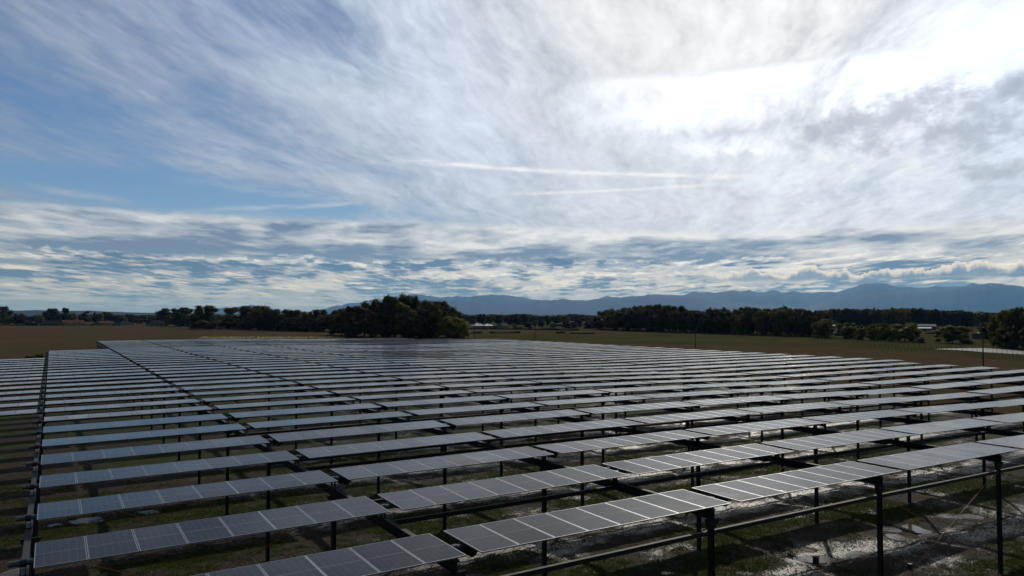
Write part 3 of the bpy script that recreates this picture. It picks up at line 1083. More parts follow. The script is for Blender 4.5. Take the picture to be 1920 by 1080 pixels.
V[:, 4] = np.stack([tx + rng.uniform(-.4, .4, n) * sz, ty + rng.uniform(-.4, .4, n) * sz, tz + sz * rng.uniform(0.3, 0.9, n)], -1)
base = np.arange(n)[:, None] * 5
T = np.concatenate([base + np.array([[i, (i + 1) % 4, 4]]) for i in range(4)])
o = link(bpy.data.objects.new('mud_clods', np_mesh('mud_clods', V.reshape(-1, 3), T, cm_)))
o.rotation_euler = (0, 0, YA)
tag(o, 'clods of churned wet mud scattered below the tables', 'mud', kind='stuff')

# ------------------------------------------------------------------ trees
def leaf_mat(name, dark, light):
    m_, t, bs = new_mat(name)
    oi = t.node('ShaderNodeObjectInfo')
    geo = t.node('ShaderNodeNewGeometry').outputs['Position']
    n = t.noise(geo, 0.28, 5, 0.65)
    c = t.mix(n, dark, light)
    c = t.mix(t.mul(oi.outputs['Random'], 0.45), c, tuple(x * 0.55 for x in dark))
    t.l.new(c, bs.inputs['Base Color'])
    bs.inputs['Roughness'].default_value = 0.6
    bs.inputs['Specular IOR Level'].default_value = 0.06
    tr = t.node('ShaderNodeBsdfTranslucent')
    t.l.new(c, tr.inputs['Color'])
    mx = t.node('ShaderNodeMixShader')
    mx.inputs[0].default_value = 0.28
    t.l.new(bs.outputs[0], mx.inputs[1]); t.l.new(tr.outputs[0], mx.inputs[2])
    out = [n_ for n_ in m_.node_tree.nodes if n_.type == 'OUTPUT_MATERIAL'][0]
    t.l.new(mx.outputs[0], out.inputs[0])
    return m_


LEAF = {'dark': leaf_mat('dark_oak_leaves', (0.040, 0.042, 0.010), (0.105, 0.098, 0.024)),
        'olive': leaf_mat('olive_leaves', (0.105, 0.098, 0.016), (0.250, 0.215, 0.036)),
        'yellow': leaf_mat('yellowing_leaves', (0.15, 0.155, 0.018), (0.34, 0.31, 0.045)),
        'rust': leaf_mat('rusty_autumn_leaves', (0.060, 0.032, 0.012), (0.130, 0.062, 0.020)),
        'fir': leaf_mat('dark_conifer_needles', (0.014, 0.024, 0.012), (0.030, 0.042, 0.020))}
M['bark'] = simple('grey_bark', (0.07, 0.055, 0.042), 0.9, 0, 0.3, 1.5, 0.4, 0.2)


def crown_mesh(name, kind, seed, mat, n_leaf=4300, leaf=0.0225):
    """crown of many small leaf clumps in a unit high tree (width follows kind)"""
    g = np.random.default_rng(seed)
    B = []
    if kind == 'round':
        for i in range(34):
            a = g.uniform(0, 2 * math.pi); z = g.uniform(0.14, 0.86)
            rmax = 0.40 * math.sqrt(max(0.05, 1 - ((z - 0.48) / 0.52) ** 2))
            r = rmax * g.uniform(0.45, 0.95)
            B.append((math.cos(a) * r, math.sin(a) * r, z, g.uniform(0.08, 0.15)))
        B.append((0, 0, 0.46, 0.30)); B.append((0.1, -0.08, 0.2, 0.17)); B.append((-0.14, 0.06, 0.22, 0.16)); B.append((g.uniform(-.1, .1), g.uniform(-.1, .1), 0.84, 0.14))
    elif kind == 'tall':
        for i in range(17):
            a = g.uniform(0, 2 * math.pi); z = g.uniform(0.22, 0.90)
            r = 0.26 * (1 - 0.65 * abs(z - 0.5)) * g.uniform(0.3, 1.0)
            B.append((math.cos(a) * r, math.sin(a) * r, z, g.uniform(0.08, 0.15)))
        B.append((0, 0, 0.5, 0.2))
    elif kind == 'low':
        for i in range(36):
            a = g.uniform(0, 2 * math.pi); z = g.uniform(0.08, 0.80)
            rmax = 0.44 * math.sqrt(max(0.1, 1 - ((z - 0.36) / 0.62) ** 2))
            r = rmax * g.uniform(0.4, 1.0)
            B.append((math.cos(a) * r, math.sin(a) * r, z, g.uniform(0.09, 0.15)))
        B.append((0, 0, 0.38, 0.34))
    elif kind == 'cone':
        for i in range(26):
            z = g.uniform(0.10, 0.97)
            r = 0.24 * (1 - z) * g.uniform(0.3, 1.0)
            a = g.uniform(0, 2 * math.pi)
            B.append((math.cos(a) * r, math.sin(a) * r, z, 0.04 + 0.09 * (1 - z)))
    B = np.array(B)
    # some lobes are thin, so the sky shows through near the outline
    dens = g.uniform(0.35, 1.0, len(B)) * B[:, 3] ** 2
    which = g.choice(len(B), n_leaf, p=dens / dens.sum())
    d = g.normal(size=(n_leaf, 3)); d /= np.linalg.norm(d, axis=1)[:, None]
    d[:, 2] = d[:, 2] * 0.85 + 0.08
    rad = B[which, 3] * g.uniform(0.62, 1.10, n_leaf) ** 0.8
    P = B[which, :3] + d * rad[:, None]
    P[:, 2] = np.maximum(P[:, 2], 0.02)
    P *= 1.0
    nrm = d + g.normal(scale=0.7, size=(n_leaf, 3)); nrm /= np.linalg.norm(nrm, axis=1)[:, None]
    ref = g.normal(size=(n_leaf, 3))
    a = np.cross(nrm, ref); a /= np.linalg.norm(a, axis=1)[:, None]
    b = np.cross(nrm, a)
    s = leaf * g.uniform(0.5, 1.25, n_leaf)[:, None]
    V = np.stack([P - a * s * 1.2, P - b * s * 0.6, P + a * s * 1.1, P + b * s * 0.8], 1).reshape(-1, 3)
    Q = np.arange(n_leaf * 4).reshape(-1, 4)
    # dense inner core so the middle of a crown is not see-through
    cv, cq = [], []
    k = len(V)
    for bx, by, bz, br in B:
        rr = br * 0.72
        nu, nv = 7, 5
        for j in range(nv + 1):
            ph = math.pi * j / nv
            for i in range(nu):
                th = 2 * math.pi * i / nu
                w_ = rr * g.uniform(0.85, 1.1)
                cv.append((bx + w_ * math.sin(ph) * math.cos(th), by + w_ * math.sin(ph) * math.sin(th), max(0.03, bz + w_ * math.cos(ph))))
        for j in range(nv):
            for i in range(nu):
                cq.append((k + j * nu + i, k + j * nu + (i + 1) % nu, k + (j + 1) * nu + (i + 1) % nu, k + (j + 1) * nu + i))
        k += (nv + 1) * nu
    V = np.concatenate([V, np.array(cv)]); Q = np.concatenate([Q, np.array(cq)])
    return np_mesh(name, V, Q, mat)


def trunk_mesh(kind, seed):
    g = random.Random(seed)
    mb = MB()
    top = {'round': 0.42, 'tall': 0.42, 'low': 0.30, 'cone': 0.8}[kind]
    mb.tube((0, 0, -0.01), (0.01, 0, top * 0.6), 0.030, 8, 0, 0.020)
    mb.tube((0.01, 0, top * 0.6), (0.0, 0.01, top + 0.12), 0.020, 7, 0, 0.009)
    if kind != 'cone':
        for i in range(5):
            a = 2 * math.pi * i / 5 + g.uniform(-.4, .4)
            r = g.uniform(0.14, 0.24)
            mb.tube((0.005, 0, top * g.uniform(0.5, 0.8)), (math.cos(a) * r, math.sin(a) * r, top + g.uniform(0.08, 0.22)), 0.012, 6, 0, 0.005)
    return mb.mesh('trunk', M['bark'])


WIDTH = {'round': 0.92, 'tall': 0.66, 'low': 1.02, 'cone': 0.46}
CROWNS, TRUNKS = {}, {}


def crown_of(kind, colr, var):
    key = (kind, colr, var)
    if key not in CROWNS:
        CROWNS[key] = crown_mesh('crown', kind, 11 + var * 7 + len(kind), LEAF[colr])
    if (kind, var) not in TRUNKS:
        TRUNKS[(kind, var)] = trunk_mesh(kind, var)
    return CROWNS[key], TRUNKS[(kind, var)]


tr_ = random.Random(21)


def tree(u, vb, vt, wpx, kind, colr, label, group, name='broadleaf_tree', cat='tree', depth=0.0):
    """a tree whose foot, top and width are read from the photograph"""
    wx, wy = px_ground(u, vb)
    d = math.hypot(wx, wy)
    if depth:
        k = (d + depth) / d
        wx, wy, d = wx * k, wy * k, d + depth
    fw = wy
    top = CAM_Z + (591.5 - vt) / F * fw
    h = max(top, 1.2) / 0.985
    wid = wpx / F * fw
    cm, tm = crown_of(kind, colr, tr_.randrange(3))
    root = empty(name, (wx, wy, 0), tr_.uniform(0, 6.28))
    s = wid / WIDTH[kind]
    c = link(bpy.data.objects.new('crown', cm), root)
    c.scale = (s, s, h)
    t_ = link(bpy.data.objects.new('trunk', tm), root)
    t_.scale = (min(s, h), min(s, h), h)
    tag(root, label, cat, group)
    return root


# the tall clump just beyond the middle of the array
CL = [(652, 629, 577, 58, 'round', 'dark'), (683, 630, 563, 62, 'round', 'dark'), (700, 631, 560, 50, 'round', 'rust'), (722, 631, 550, 62, 'round', 'dark'), (757, 631, 548, 60, 'round', 'dark'),
      (792, 631, 560, 66, 'round', 'dark'), (822, 631, 562, 62, 'round', 'rust'), (846, 632, 575, 52, 'round', 'dark'), (705, 633, 580, 60, 'low', 'dark'), (668, 632, 590, 50, 'low', 'dark'),
      (738, 633, 585, 56, 'low', 'dark'), (800, 634, 574, 60, 'low', 'dark'), (762, 634, 568, 52, 'tall', 'olive'), (815, 634, 566, 40, 'tall', 'olive'), (833, 634, 588, 52, 'low', 'yellow'), (858, 634, 590, 46, 'low', 'yellow'),
      (775, 635, 592, 44, 'low', 'dark'), (740, 632, 553, 56, 'round', 'dark'), (775, 632, 553, 58, 'round', 'dark'), (665, 631, 572, 56, 'round', 'dark'), (840, 633, 568, 50, 'round', 'dark'), (862, 633, 600, 36, 'low', 'yellow'), (806, 632, 563, 50, 'round', 'dark'), (640, 628, 585, 46, 'low', 'dark'), (868, 634, 606, 26, 'low', 'olive')]
LBL = {'dark': 'dark green', 'olive': 'olive green', 'yellow': 'yellow green', 'rust': 'rusty brown'}
cnt = {}


def nth(key):
    cnt[key] = cnt.get(key, 0) + 1
    return cnt[key]


shape_w = {'round': 'rounded tree', 'low': 'low bushy tree', 'tall': 'tall slim tree', 'cone': 'pointed conifer'}
for a in sorted(CL):
    u, vb, vt, wp, kd, cl_ = a
    n = nth(('cl', kd, cl_))
    tree(*a, f'{LBL[cl_]} {shape_w[kd]} in the tall clump behind the array, {ordw(n)} from left', 'trees of the clump behind the array')
# line of trees running left from the clump
LN = [(632, 622, 580, 44, 'round', 'dark'), (603, 621, 579, 44, 'round', 'dark'), (578, 621, 583, 38, 'round', 'olive'), (556, 620, 580, 38, 'round', 'dark'), (532, 620, 579, 42, 'round', 'dark'), (508, 619, 578, 36, 'round', 'dark'),
      (488, 618, 572, 42, 'round', 'olive'), (466, 617, 572, 40, 'round', 'dark'), (448, 617, 588, 26, 'low', 'dark'), (431, 615, 577, 28, 'tall', 'olive'), (418, 614, 588, 26, 'low', 'dark'), (590, 622, 592, 34, 'low', 'dark'), (545, 621, 592, 34, 'low', 'dark'), (500, 619, 590, 34, 'low', 'dark'),
      (387, 617, 571, 46, 'round', 'dark'), (392, 618, 598, 40, 'low', 'dark'), (375, 616, 590, 34, 'low', 'dark'), (343, 612, 575, 34, 'round', 'dark'), (314, 611, 577, 36, 'round', 'dark'), (328, 612, 588, 34, 'low', 'olive'), (352, 613, 586, 30, 'low', 'dark'), (296, 610, 588, 24, 'low', 'dark'), (411, 616, 606, 14, 'low', 'rust')]
for i in range(15):
    LN.append((428 + i * 15, 616.5 + i * 0.42, 590 + tr_.uniform(-4, 4), 34, 'low', 'olive' if i % 5 == 2 else 'dark'))
for a in sorted(LN):
    a = (a[0], a[1], a[2], a[3] * 1.25, a[4], a[5])
    u, vb, vt, wp, kd, cl_ = a
    n = nth(('ln', kd, cl_))
    tree(*a, f'{LBL[cl_]} {shape_w[kd]} in the row left of the tall clump, {ordw(n)} from left', 'trees along the far edge of the stubble')
# village trees at far left
VL = [(3, 609, 573, 36, 'round', 'dark'), (18, 610, 590, 26, 'low', 'olive'), (38, 610, 587, 28, 'round', 'rust'), (52, 610, 600, 22, 'low', 'dark'), (64, 611, 602, 18, 'low', 'dark'), (74, 608, 591, 20, 'round', 'olive'), (97, 608, 577, 30, 'round', 'dark'), (84, 607, 590, 20, 'round', 'dark'),
      (112, 608, 586, 20, 'round', 'olive'), (123, 608, 578, 15, 'tall', 'fir'), (137, 607, 586, 22, 'round', 'olive'), (150, 606, 588, 20, 'round', 'dark'), (160, 607, 583, 18, 'tall', 'dark'), (177, 607, 584, 9, 'cone', 'fir'), (186, 607, 587, 20, 'round', 'olive'), (198, 606, 584, 20, 'round', 'dark'), (206, 607, 588, 16, 'tall', 'dark'),
      (218, 607, 590, 20, 'round', 'dark'), (230, 607, 593, 20, 'low', 'olive'), (244, 606, 588, 20, 'round', 'dark'), (258, 607, 594, 22, 'low', 'dark'), (270, 606, 590, 18, 'round', 'dark'), (283, 608, 596, 18, 'low', 'dark'), (298, 603, 592, 22, 'round', 'dark'), (-20, 610, 580, 40, 'round', 'dark')]
LBL['fir'] = 'blackish'
for a in sorted(VL):
    u, vb, vt, wp, kd, cl_ = a
    n = nth(('vl', kd, cl_))
    tree(*a, f'{LBL[cl_]} {shape_w[kd]} among the far village houses, {ordw(n)} from left', 'trees among the village houses')
# long wood right of the middle
k = 0
for layer, (off, dv) in enumerate(((0.0, 0), (26.0, 0), (60.0, 0))):
    u = 1126 + layer * 7
    while u < 1548:
        f_ = (u - 1126) / 422
        vb = 618.5 + 14.0 * f_
        prof = np.interp(u, [1126, 1150, 1200, 1240, 1270, 1300, 1322, 1350, 1375, 1410, 1450, 1470, 1500, 1530, 1550], [583, 577, 570, 570, 572, 577, 579, 572, 578, 572, 577, 571, 577, 580, 592])
        prof += tr_.uniform(-1.5, 4.5) + (4 if layer == 0 else 0)
        kd = tr_.choice(['round', 'round', 'low'])
        cl_ = 'dark' if tr_.random() < 0.85 else 'olive'
        n = nth(('wd', layer, kd, cl_))
        where = ('in the front edge of', 'in the middle of', 'at the back of')[layer]
        tree(u, vb, prof, tr_.uniform(34, 48), kd, cl_, f'{LBL[cl_]} {shape_w[kd]} {where} the long wood, {ordw(n)} from left', 'trees of the long dark wood', depth=off)
        u += tr_.uniform(17, 23)
# mounded garden trees on the right
OR = [(1541, 634, 600, 34, 'low', 'olive'), (1587, 635, 601, 42, 'low', 'olive'), (1618, 637, 606, 26, 'low', 'olive'), (1640, 638, 602, 32, 'low', 'olive'), (1667, 639, 602, 36, 'low', 'olive'), (1697, 640, 602, 54, 'low', 'olive'), (1725, 643, 630, 16, 'low', 'dark'), (1786, 643, 607, 58, 'low', 'olive'), (1812, 645, 633, 22, 'low', 'dark')]
OR_NAME = ['half hidden at the wood end', 'leftmost of the mounded row', 'smallest of the mounded row', 'third of the mounded row', 'fourth of the mounded row', 'broadest of the mounded row', 'small and dark at the foot of the broadest mound', 'standing alone right of the mounded row', 'small and dark beside the lone mound']
for a, l_ in zip(OR, OR_NAME):
    a = (a[0], a[1], a[2], a[3] * 1.15, a[4], a[5])
    tree(*a, f'olive mounded tree, {l_}' if a[5] == 'olive' else f'bush, {l_}', 'mounded trees on the right')
RG = [(1856, 640, 606, 34, 'round', 'dark'), (1872, 648, 590, 40, 'round', 'olive'), (1893, 651, 578, 52, 'round', 'olive'), (1918, 652, 574, 56, 'round', 'dark'), (1950, 655, 570, 60, 'round', 'dark'), (1880, 652, 612, 40, 'low', 'dark'), (1908, 654, 606, 50, 'low', 'dark'), (1940, 656, 606, 50, 'low', 'dark'), (1848, 625, 604, 26, 'round', 'rust')]
for a in RG:
    n = nth(('rg', a[4], a[5]))
    tree(*a, f'{LBL[a[5]]} {shape_w[a[4]]} in the group at the right edge, {ordw(n)} from left', 'trees at the right edge')
# trees round the white houses in the middle distance
MD = [(872, 611, 590, 22, 'round', 'dark'), (886, 609, 590, 20, 'round', 'olive'), (902, 608, 588, 22, 'round', 'dark'), (918, 609, 591, 20, 'round', 'olive'), (934, 609, 590, 22, 'round', 'dark'), (955, 611, 593, 22, 'round', 'rust'), (968, 612, 587, 24, 'round', 'dark'), (984, 611, 588, 22, 'round', 'dark'), (990, 616, 598, 18, 'low', 'dark'), (1003, 612, 600, 14, 'round', 'olive'),
      (1015, 614, 598, 16, 'round', 'rust'), (1027, 612, 590, 14, 'round', 'dark'), (1037, 616, 605, 15, 'low', 'olive'), (1045, 610, 592, 18, 'round', 'dark'), (1062, 616, 600, 20, 'low', 'dark'), (1076, 616, 601, 16, 'low', 'dark'), (1087, 614, 597, 14, 'round', 'dark'), (1105, 616, 598, 26, 'low', 'dark'), (1120, 616, 594, 24, 'low', 'dark'), (1060, 609, 590, 22, 'round', 'olive'), (1085, 609, 591, 24, 'round', 'rust'), (1108, 610, 593, 24, 'round', 'dark'), (964, 615, 605, 9, 'low', 'olive')]
for a in sorted(MD):
    n = nth(('md', a[4], a[5]))
    tree(*a, f'{LBL[a[5]]} {shape_w[a[4]]} round the distant white houses, {ordw(n)} from left', 'trees round the distant white houses')
tree(76, 672, 661, 34, 'low', 'olive', 'green bush at the far left corner of the array', None, name='bush', cat='bush')
tree(56, 674, 668, 20, 'low', 'olive', 'small scrubby bush left of the larger bush at the array corner', None, name='bush', cat='bush')


# far woods that read as one mass
def mass(name, label, spots, colrs):
    g = np.random.default_rng(len(spots))
    Vs, Qs, Ms, k = [], [], [], 0
    for u, vb, vt, wp in spots:
        wx, wy = px_ground(u, vb)
        h = max(CAM_Z + (591.5 - vt) / F * wy, 2.0)
        s = wp / F * wy
        kd = ['round', 'low', 'round'][int(g.integers(3))]
        src = crown_low[(kd, int(g.integers(2)))]
        a = g.uniform(0, 6.28)
        V = src[0].copy()
        x = V[:, 0] * math.cos(a) - V[:, 1] * math.sin(a); y = V[:, 0] * math.sin(a) + V[:, 1] * math.cos(a)
        V = np.stack([wx + x * s / WIDTH[kd], wy + y * s / WIDTH[kd], V[:, 2] * h], -1)
        Vs.append(V); Qs.append(src[1] + k); Ms.append(np.full(len(src[1]), int(g.choice(len(colrs), p=[c[1] for c in colrs]))))
        k += len(V)
    o = link(bpy.data.objects.new(name, np_mesh(name, np.concatenate(Vs), np.concatenate(Qs), [LEAF[c[0]] for c in colrs], np.concatenate(Ms))))
    tag(o, label, 'wood', kind='stuff')
    return o


crown_low = {}
for kd in ('round', 'low'):
    for v_ in range(2):
        me = crown_mesh('crown_source', kd, 300 + v_, LEAF['dark'], 520, 0.055)
        V = np.zeros(len(me.vertices) * 3); me.vertices.foreach_get('co', V)
        Q = np.zeros(len(me.loops), int); me.loops.foreach_get('vertex_index', Q)
        crown_low[(kd, v_)] = (V.reshape(-1, 3), Q.reshape(-1, 4))
        bpy.data.meshes.remove(me)
g = random.Random(3)
sp = []
for vb in (608.5, 610.5, 613, 615):
    u = 1520
    while u < 1935:
        top = np.interp(u, [1520, 1560, 1600, 1680, 1760, 1800, 1850, 1935], [583, 577, 577, 574, 578, 580, 583, 582]) + g.uniform(-1, 3) + (615 - vb) * 0.2
        sp.append((u, vb, top, g.uniform(20, 30))); u += g.uniform(9, 13)
mass('far_wood', 'long dark wood below the mountains at the right', sp, [('dark', 0.8), ('olive', 0.15), ('rust', 0.05)])
sp = []
for vb in (600.5, 602, 604):
    u = 865
    while u < 1140:
        top = np.interp(u, [865, 880, 940, 985, 1010, 1040, 1075, 1100, 1140], [588, 589, 588.5, 587, 591, 590, 587, 589, 590]) + g.uniform(-0.5, 2.5)
        sp.append((u, vb, top, g.uniform(16, 24))); u += g.uniform(8, 11)
mass('far_wood', 'mixed autumn wood behind the distant white houses', sp, [('dark', 0.5), ('olive', 0.25), ('rust', 0.25)])
sp = []
for vb in (599.5, 601.5, 604):
    u = -60
    while u < 460:
        sp.append((u, vb, 591 + g.uniform(-2.5, 3), g.uniform(16, 24))); u += g.uniform(9, 13)
mass('far_wood', 'hazy tree belt behind the village at the left', sp, [('dark', 0.6), ('olive', 0.3), ('rust', 0.1)])


# hedges along the fields
def hedge(pts, hgt, thick, label):
    g = np.random.default_rng(int(pts[0][0]))
    P = []
    for (u0, v0), (u1, v1) in zip(pts[:-1], pts[1:]):
        n = max(4, int(abs(u1 - u0) * 14))
        tt = g.uniform(0, 1, n)
        for q in tt:
            wx, wy = px_ground(u0 + (u1 - u0) * q, v0 + (v1 - v0) * q)
            P.append((wx, wy + g.uniform(-thick, thick), g.uniform(0.05, hgt) * (0.7 + 0.3 * math.sin(wx * 0.25))))
    P = np.array(P); n = len(P)
    a = g.normal(size=(n, 3)); a /= np.linalg.norm(a, axis=1)[:, None]
    b = np.cross(a, g.normal(size=(n, 3))); b /= np.linalg.norm(b, axis=1)[:, None]
    s = g.uniform(0.3, 0.75, n)[:, None]
    V = np.stack([P - a * s, P - b * s * 0.7, P + a * s, P + b * s * 0.7], 1).reshape(-1, 3)
    V[:, 2] = np.maximum(V[:, 2], 0.0)
    o = link(bpy.data.objects.new('hedge', np_mesh('hedge', V, np.arange(4 * n).reshape(-1, 4), LEAF['dark'])))
    tag(o, label, 'hedge')


hedge([(880, 617.2), (980, 618), (1000, 619), (1085, 620)], 1.9, 2.0, 'dark clipped hedge in front of the distant white houses')
hedge([(882, 625.5), (905, 625.2)], 1.0, 0.8, 'short dark hedge across the meadow beside the tall clump')
hedge([(918, 625), (975, 624.5)], 1.0, 0.8, 'longer dark hedge across the middle of the meadow')
hedge([(1043, 625), (1060, 625)], 0.9, 0.8, 'tiny dark hedge left of the long wood')
hedge([(1070, 625.6), (1115, 626.3)], 0.8, 0.8, 'low broken hedge at the left foot of the long wood')
hedge([(0, 610.5), (60, 611)], 2.2, 2.0, 'dark hedge below the village trees at the left edge')
hedge([(118, 610.6), (144, 611.2)], 4.2, 2.0, 'tall clipped hedge in front of the red tiled house')
hedge([(146, 610.2), (226, 610.2)], 2.6, 2.0, 'long dark hedge between the village houses')
hedge([(1735, 626), (1757, 626)], 1.5, 1.0, 'dark hedge under the pale shed on the right')


# ------------------------------------------------------------------ houses
M['w_white'] = simple('white_render', (0.30, 0.30, 0.30), 0.8, 0, 0.06, 0.5)
M['w_grey'] = simple('grey_render', (0.11, 0.113, 0.12), 0.8, 0, 0.06, 0.5)
M['r_dark'] = simple('slate_roof', (0.022, 0.023, 0.027), 0.85, 0, 0.2, 1.0, 0.0, 0.05)
M['r_red'] = simple('clay_tile_roof', (0.085, 0.040, 0.028), 0.85, 0, 0.25, 1.0, 0.0, 0.05)
M['r_pale'] = simple('pale_sheet_roof', (0.34, 0.35, 0.37), 0.45, 0.2, 0.08, 1.0)
M['w_blue'] = simple('blue_grey_sheet_wall', (0.06, 0.08, 0.11), 0.6, 0.1, 0.1, 1.0)
M['pane'] = simple('window_pane', (0.02, 0.025, 0.03), 0.12, 0, 0.05, 1.0)
M['dwood'] = simple('brown_door', (0.12, 0.07, 0.04), 0.6, 0, 0.15, 1.0)


def house(u0, u1, vb, ve, vr, wall, roof, label, rot=0.0, hip=False, shed=False, deep=0.75):
    """house between columns u0..u1, foot vb, eaves ve, ridge vr"""
    um = (u0 + u1) / 2
    wx, wy = px_ground(um, vb)
    k = wy / F
    wd = (u1 - u0) * k
    he = max((vb - ve) * k, 2.2); hr = max((vb - vr) * k, he + 0.6)
    dp = min(wd * deep, 11.0)
    rz = -math.atan2(wx, wy) + rot
    root = empty('shed' if shed else 'house', (wx, wy, 0), rz)
    tag(root, label, 'shed' if shed else 'house', 'far houses and sheds')
    x, y = wd / 2, dp
    w_ = MB()
    w_.quad([(-x, 0, 0), (x, 0, 0), (x, 0, he), (-x, 0, he)]); w_.quad([(x, y, 0), (-x, y, 0), (-x, y, he), (x, y, he)])
    if hip:
        w_.quad([(x, 0, 0), (x, y, 0), (x, y, he), (x, 0, he)]); w_.quad([(-x, y, 0), (-x, 0, 0), (-x, 0, he), (-x, y, he)])
    else:
        w_.quad([(x, 0, 0), (x, y, 0), (x, y, he), (x, y / 2, hr - 0.1), (x, 0, he)]); w_.quad([(-x, y, 0), (-x, 0, 0), (-x, 0, he), (-x, y / 2, hr - 0.1), (-x, y, he)])
    w_.build('wall', wall, root)
    r_ = MB()
    o = 0.5
    t_ = 0.14
    ix = x - y / 2 if hip else x + o
    ix = max(ix, 0.6)
    e0, e1 = he - 0.05, hr
    A_, B_ = (-x - o, -o, e0), (x + o, -o, e0)
    C_, D_ = (x + o, y + o, e0), (-x - o, y + o, e0)
    R0, R1 = (-ix, y / 2, e1), (ix, y / 2, e1)
    up_ = lambda p: (p[0], p[1], p[2] + t_)
    for poly in ((A_, B_, R1, R0), (C_, D_, R0, R1)):
        r_.quad([up_(p) for p in poly]); r_.quad(list(reversed(poly)))
    if hip:
        for poly in ((B_, C_, R1), (D_, A_, R0)):
            r_.quad([up_(p) for p in poly]); r_.quad(list(reversed(poly)))
    for p, q in ((A_, B_), (C_, D_)) + (((B_, C_), (D_, A_)) if hip else ((B_, R1), (R1, C_), (D_, R0), (R0, A_))):
        r_.quad([p, q, up_(q), up_(p)])
    rf = r_.build('roof', roof, root)
    if not shed:
        c_ = MB(); c_.box(x * 0.3, x * 0.3 + 0.7, y / 2 - 0.3, y / 2 + 0.3, hr - 0.4, hr + 0.7); c_.build('chimney', wall, rf)
        nwin = 3 if wd > 9 else 2
        for i in range(nwin):
            px__ = -x + (i + 0.6) * wd / (nwin + 0.9)
            q = MB(); q.box(px__ - 0.6, px__ + 0.6, -0.05, 0.06, he * 0.36, he * 0.36 + 1.2); q.build('window', M['pane'], root)
        q = MB(); q.box(x - 1.9, x - 0.9, -0.05, 0.06, 0.02, 2.1); q.build('door', M['dwood'], root)
    else:
        q = MB(); q.box(-1.4, 1.4, -0.06, 0.06, 0.02, min(2.6, he - 0.2)); q.build('door', M['pane'], root)


house(80, 116, 611, 607.6, 601, M['w_grey'], M['r_dark'], 'low grey house with a broad dark roof behind the stubble', 0.1, True)
house(120, 160, 608.5, 606, 600.5, M['w_white'], M['r_red'], 'house with a red tiled roof behind the tall clipped hedge', 0.5)
house(188, 216, 609, 606.5, 602, M['w_white'], M['r_red'], 'small red roofed house right of the tall clipped hedge', 0.6)
house(225, 251, 611, 607, 601.5, M['w_white'], M['r_dark'], 'white house with a steep dark roof, left of the two tall round trees', 0.55, True)
house(281, 313, 612, 607.3, 600.5, M['w_white'], M['r_dark'], 'white house with dark hipped roof just below the two tall round trees', 0.35, True)
house(349, 358, 613, 610.2, 608.6, M['w_white'], M['r_pale'], 'tiny white shed at the foot of the row of trees', 0.2, shed=True)
house(888, 909, 615.5, 611.2, 606.5, M['w_white'], M['r_pale'], 'white house with a bright roof, leftmost beside the tall clump', 0.3, True)
house(908, 926, 615.5, 611.5, 607.5, M['w_white'], M['r_pale'], 'white house with a bright roof, second right of the tall clump', 0.35, True)
house(926, 939, 615.5, 612, 610, M['w_white'], M['r_dark'], 'low white building right of the two bright roofed houses', 0.1)
house(940, 958, 616, 611.5, 606.5, M['w_white'], M['r_dark'], 'white gabled house at the right end of the white houses', 0.9)
house(1043, 1057, 612, 608.5, 606, M['w_grey'], M['r_dark'], 'dark roofed house hidden among trees left of the long wood', 0.2)
house(1072, 1080, 609, 605, 602.8, M['w_grey'], M['r_pale'], 'small hut with a pale roof above the trees by the long wood', 0.2)
house(1549, 1566, 618.5, 611.5, 608.5, M['w_blue'], M['w_blue'], 'blue grey shed behind the gap at the end of the long wood', 0.1, shed=True)
house(1716, 1752, 618.5, 612, 608, M['w_blue'], M['w_blue'], 'long blue grey shed behind the broadest mounded tree', 0.05, shed=True, deep=0.4)
house(1722, 1744, 621, 618.6, 617.2, M['w_white'], M['r_pale'], 'low pale roofed shed in front of the long blue grey shed', 0.05, shed=True, deep=0.4)
house(1838, 1866, 636, 631, 624.5, M['w_grey'], M['r_pale'], 'pale gabled house behind the group of trees at the right edge', 1.0)

# ------------------------------------------------------------------ poles and stakes
for (u, vt, d, hgt, lab) in ((889.5, 607.5, 351, 8.0, 'wooden line pole in front of the leftmost white house'), (1003, 609.5, 311, 8.0, 'wooden line pole in the meadow below the rusty trees'),
                             (1303, 617.5, 213, 8.0, 'thin wooden line pole in front of the long wood'), (1841, 627.5, 155, 8.0, 'tall wooden line pole near the right edge of the picture')):
    wx, wy = (u - 960) / F * d, d
    hgt = CAM_Z + (591.5 - vt) / F * d
    root = empty('utility_pole', (wx, wy, -0.5), 0.4)
    tag(root, lab, 'pole', 'line poles beyond the array')
    mb = MB(); mb.tube((0, 0, 0), (0, 0, hgt + 0.5), 0.16, 10, 0, 0.10); mb.build('shaft', M['bark'], root)
    mb = MB(); mb.box(-0.55, 0.55, -0.05, 0.05, hgt + 0.12, hgt + 0.24); mb.build('crossarm', M['post'], root)
    for s_ in (-0.45, 0.0, 0.45):
        mb = MB(); mb.tube((s_, 0, hgt + 0.241), (s_, 0, hgt + 0.50), 0.06, 8, 0, 0.035); mb.build('insulator', M['alu'], root)
M['stake'] = simple('grey_stake_wood', (0.10, 0.09, 0.08), 0.8, 0, 0.2, 2)
smb = MB(); smb.tube((0, 0, -0.1), (0, 0, 1.55), 0.055, 6, 0, 0.045); smb.quad([(-0.045, -0.05, 1.3), (0.045, -0.05, 1.3), (0.045, -0.05, 1.4), (-0.045, -0.05, 1.4)])
stake_me = smb.mesh('wooden_stake', M['stake'])
sr = random.Random(8)
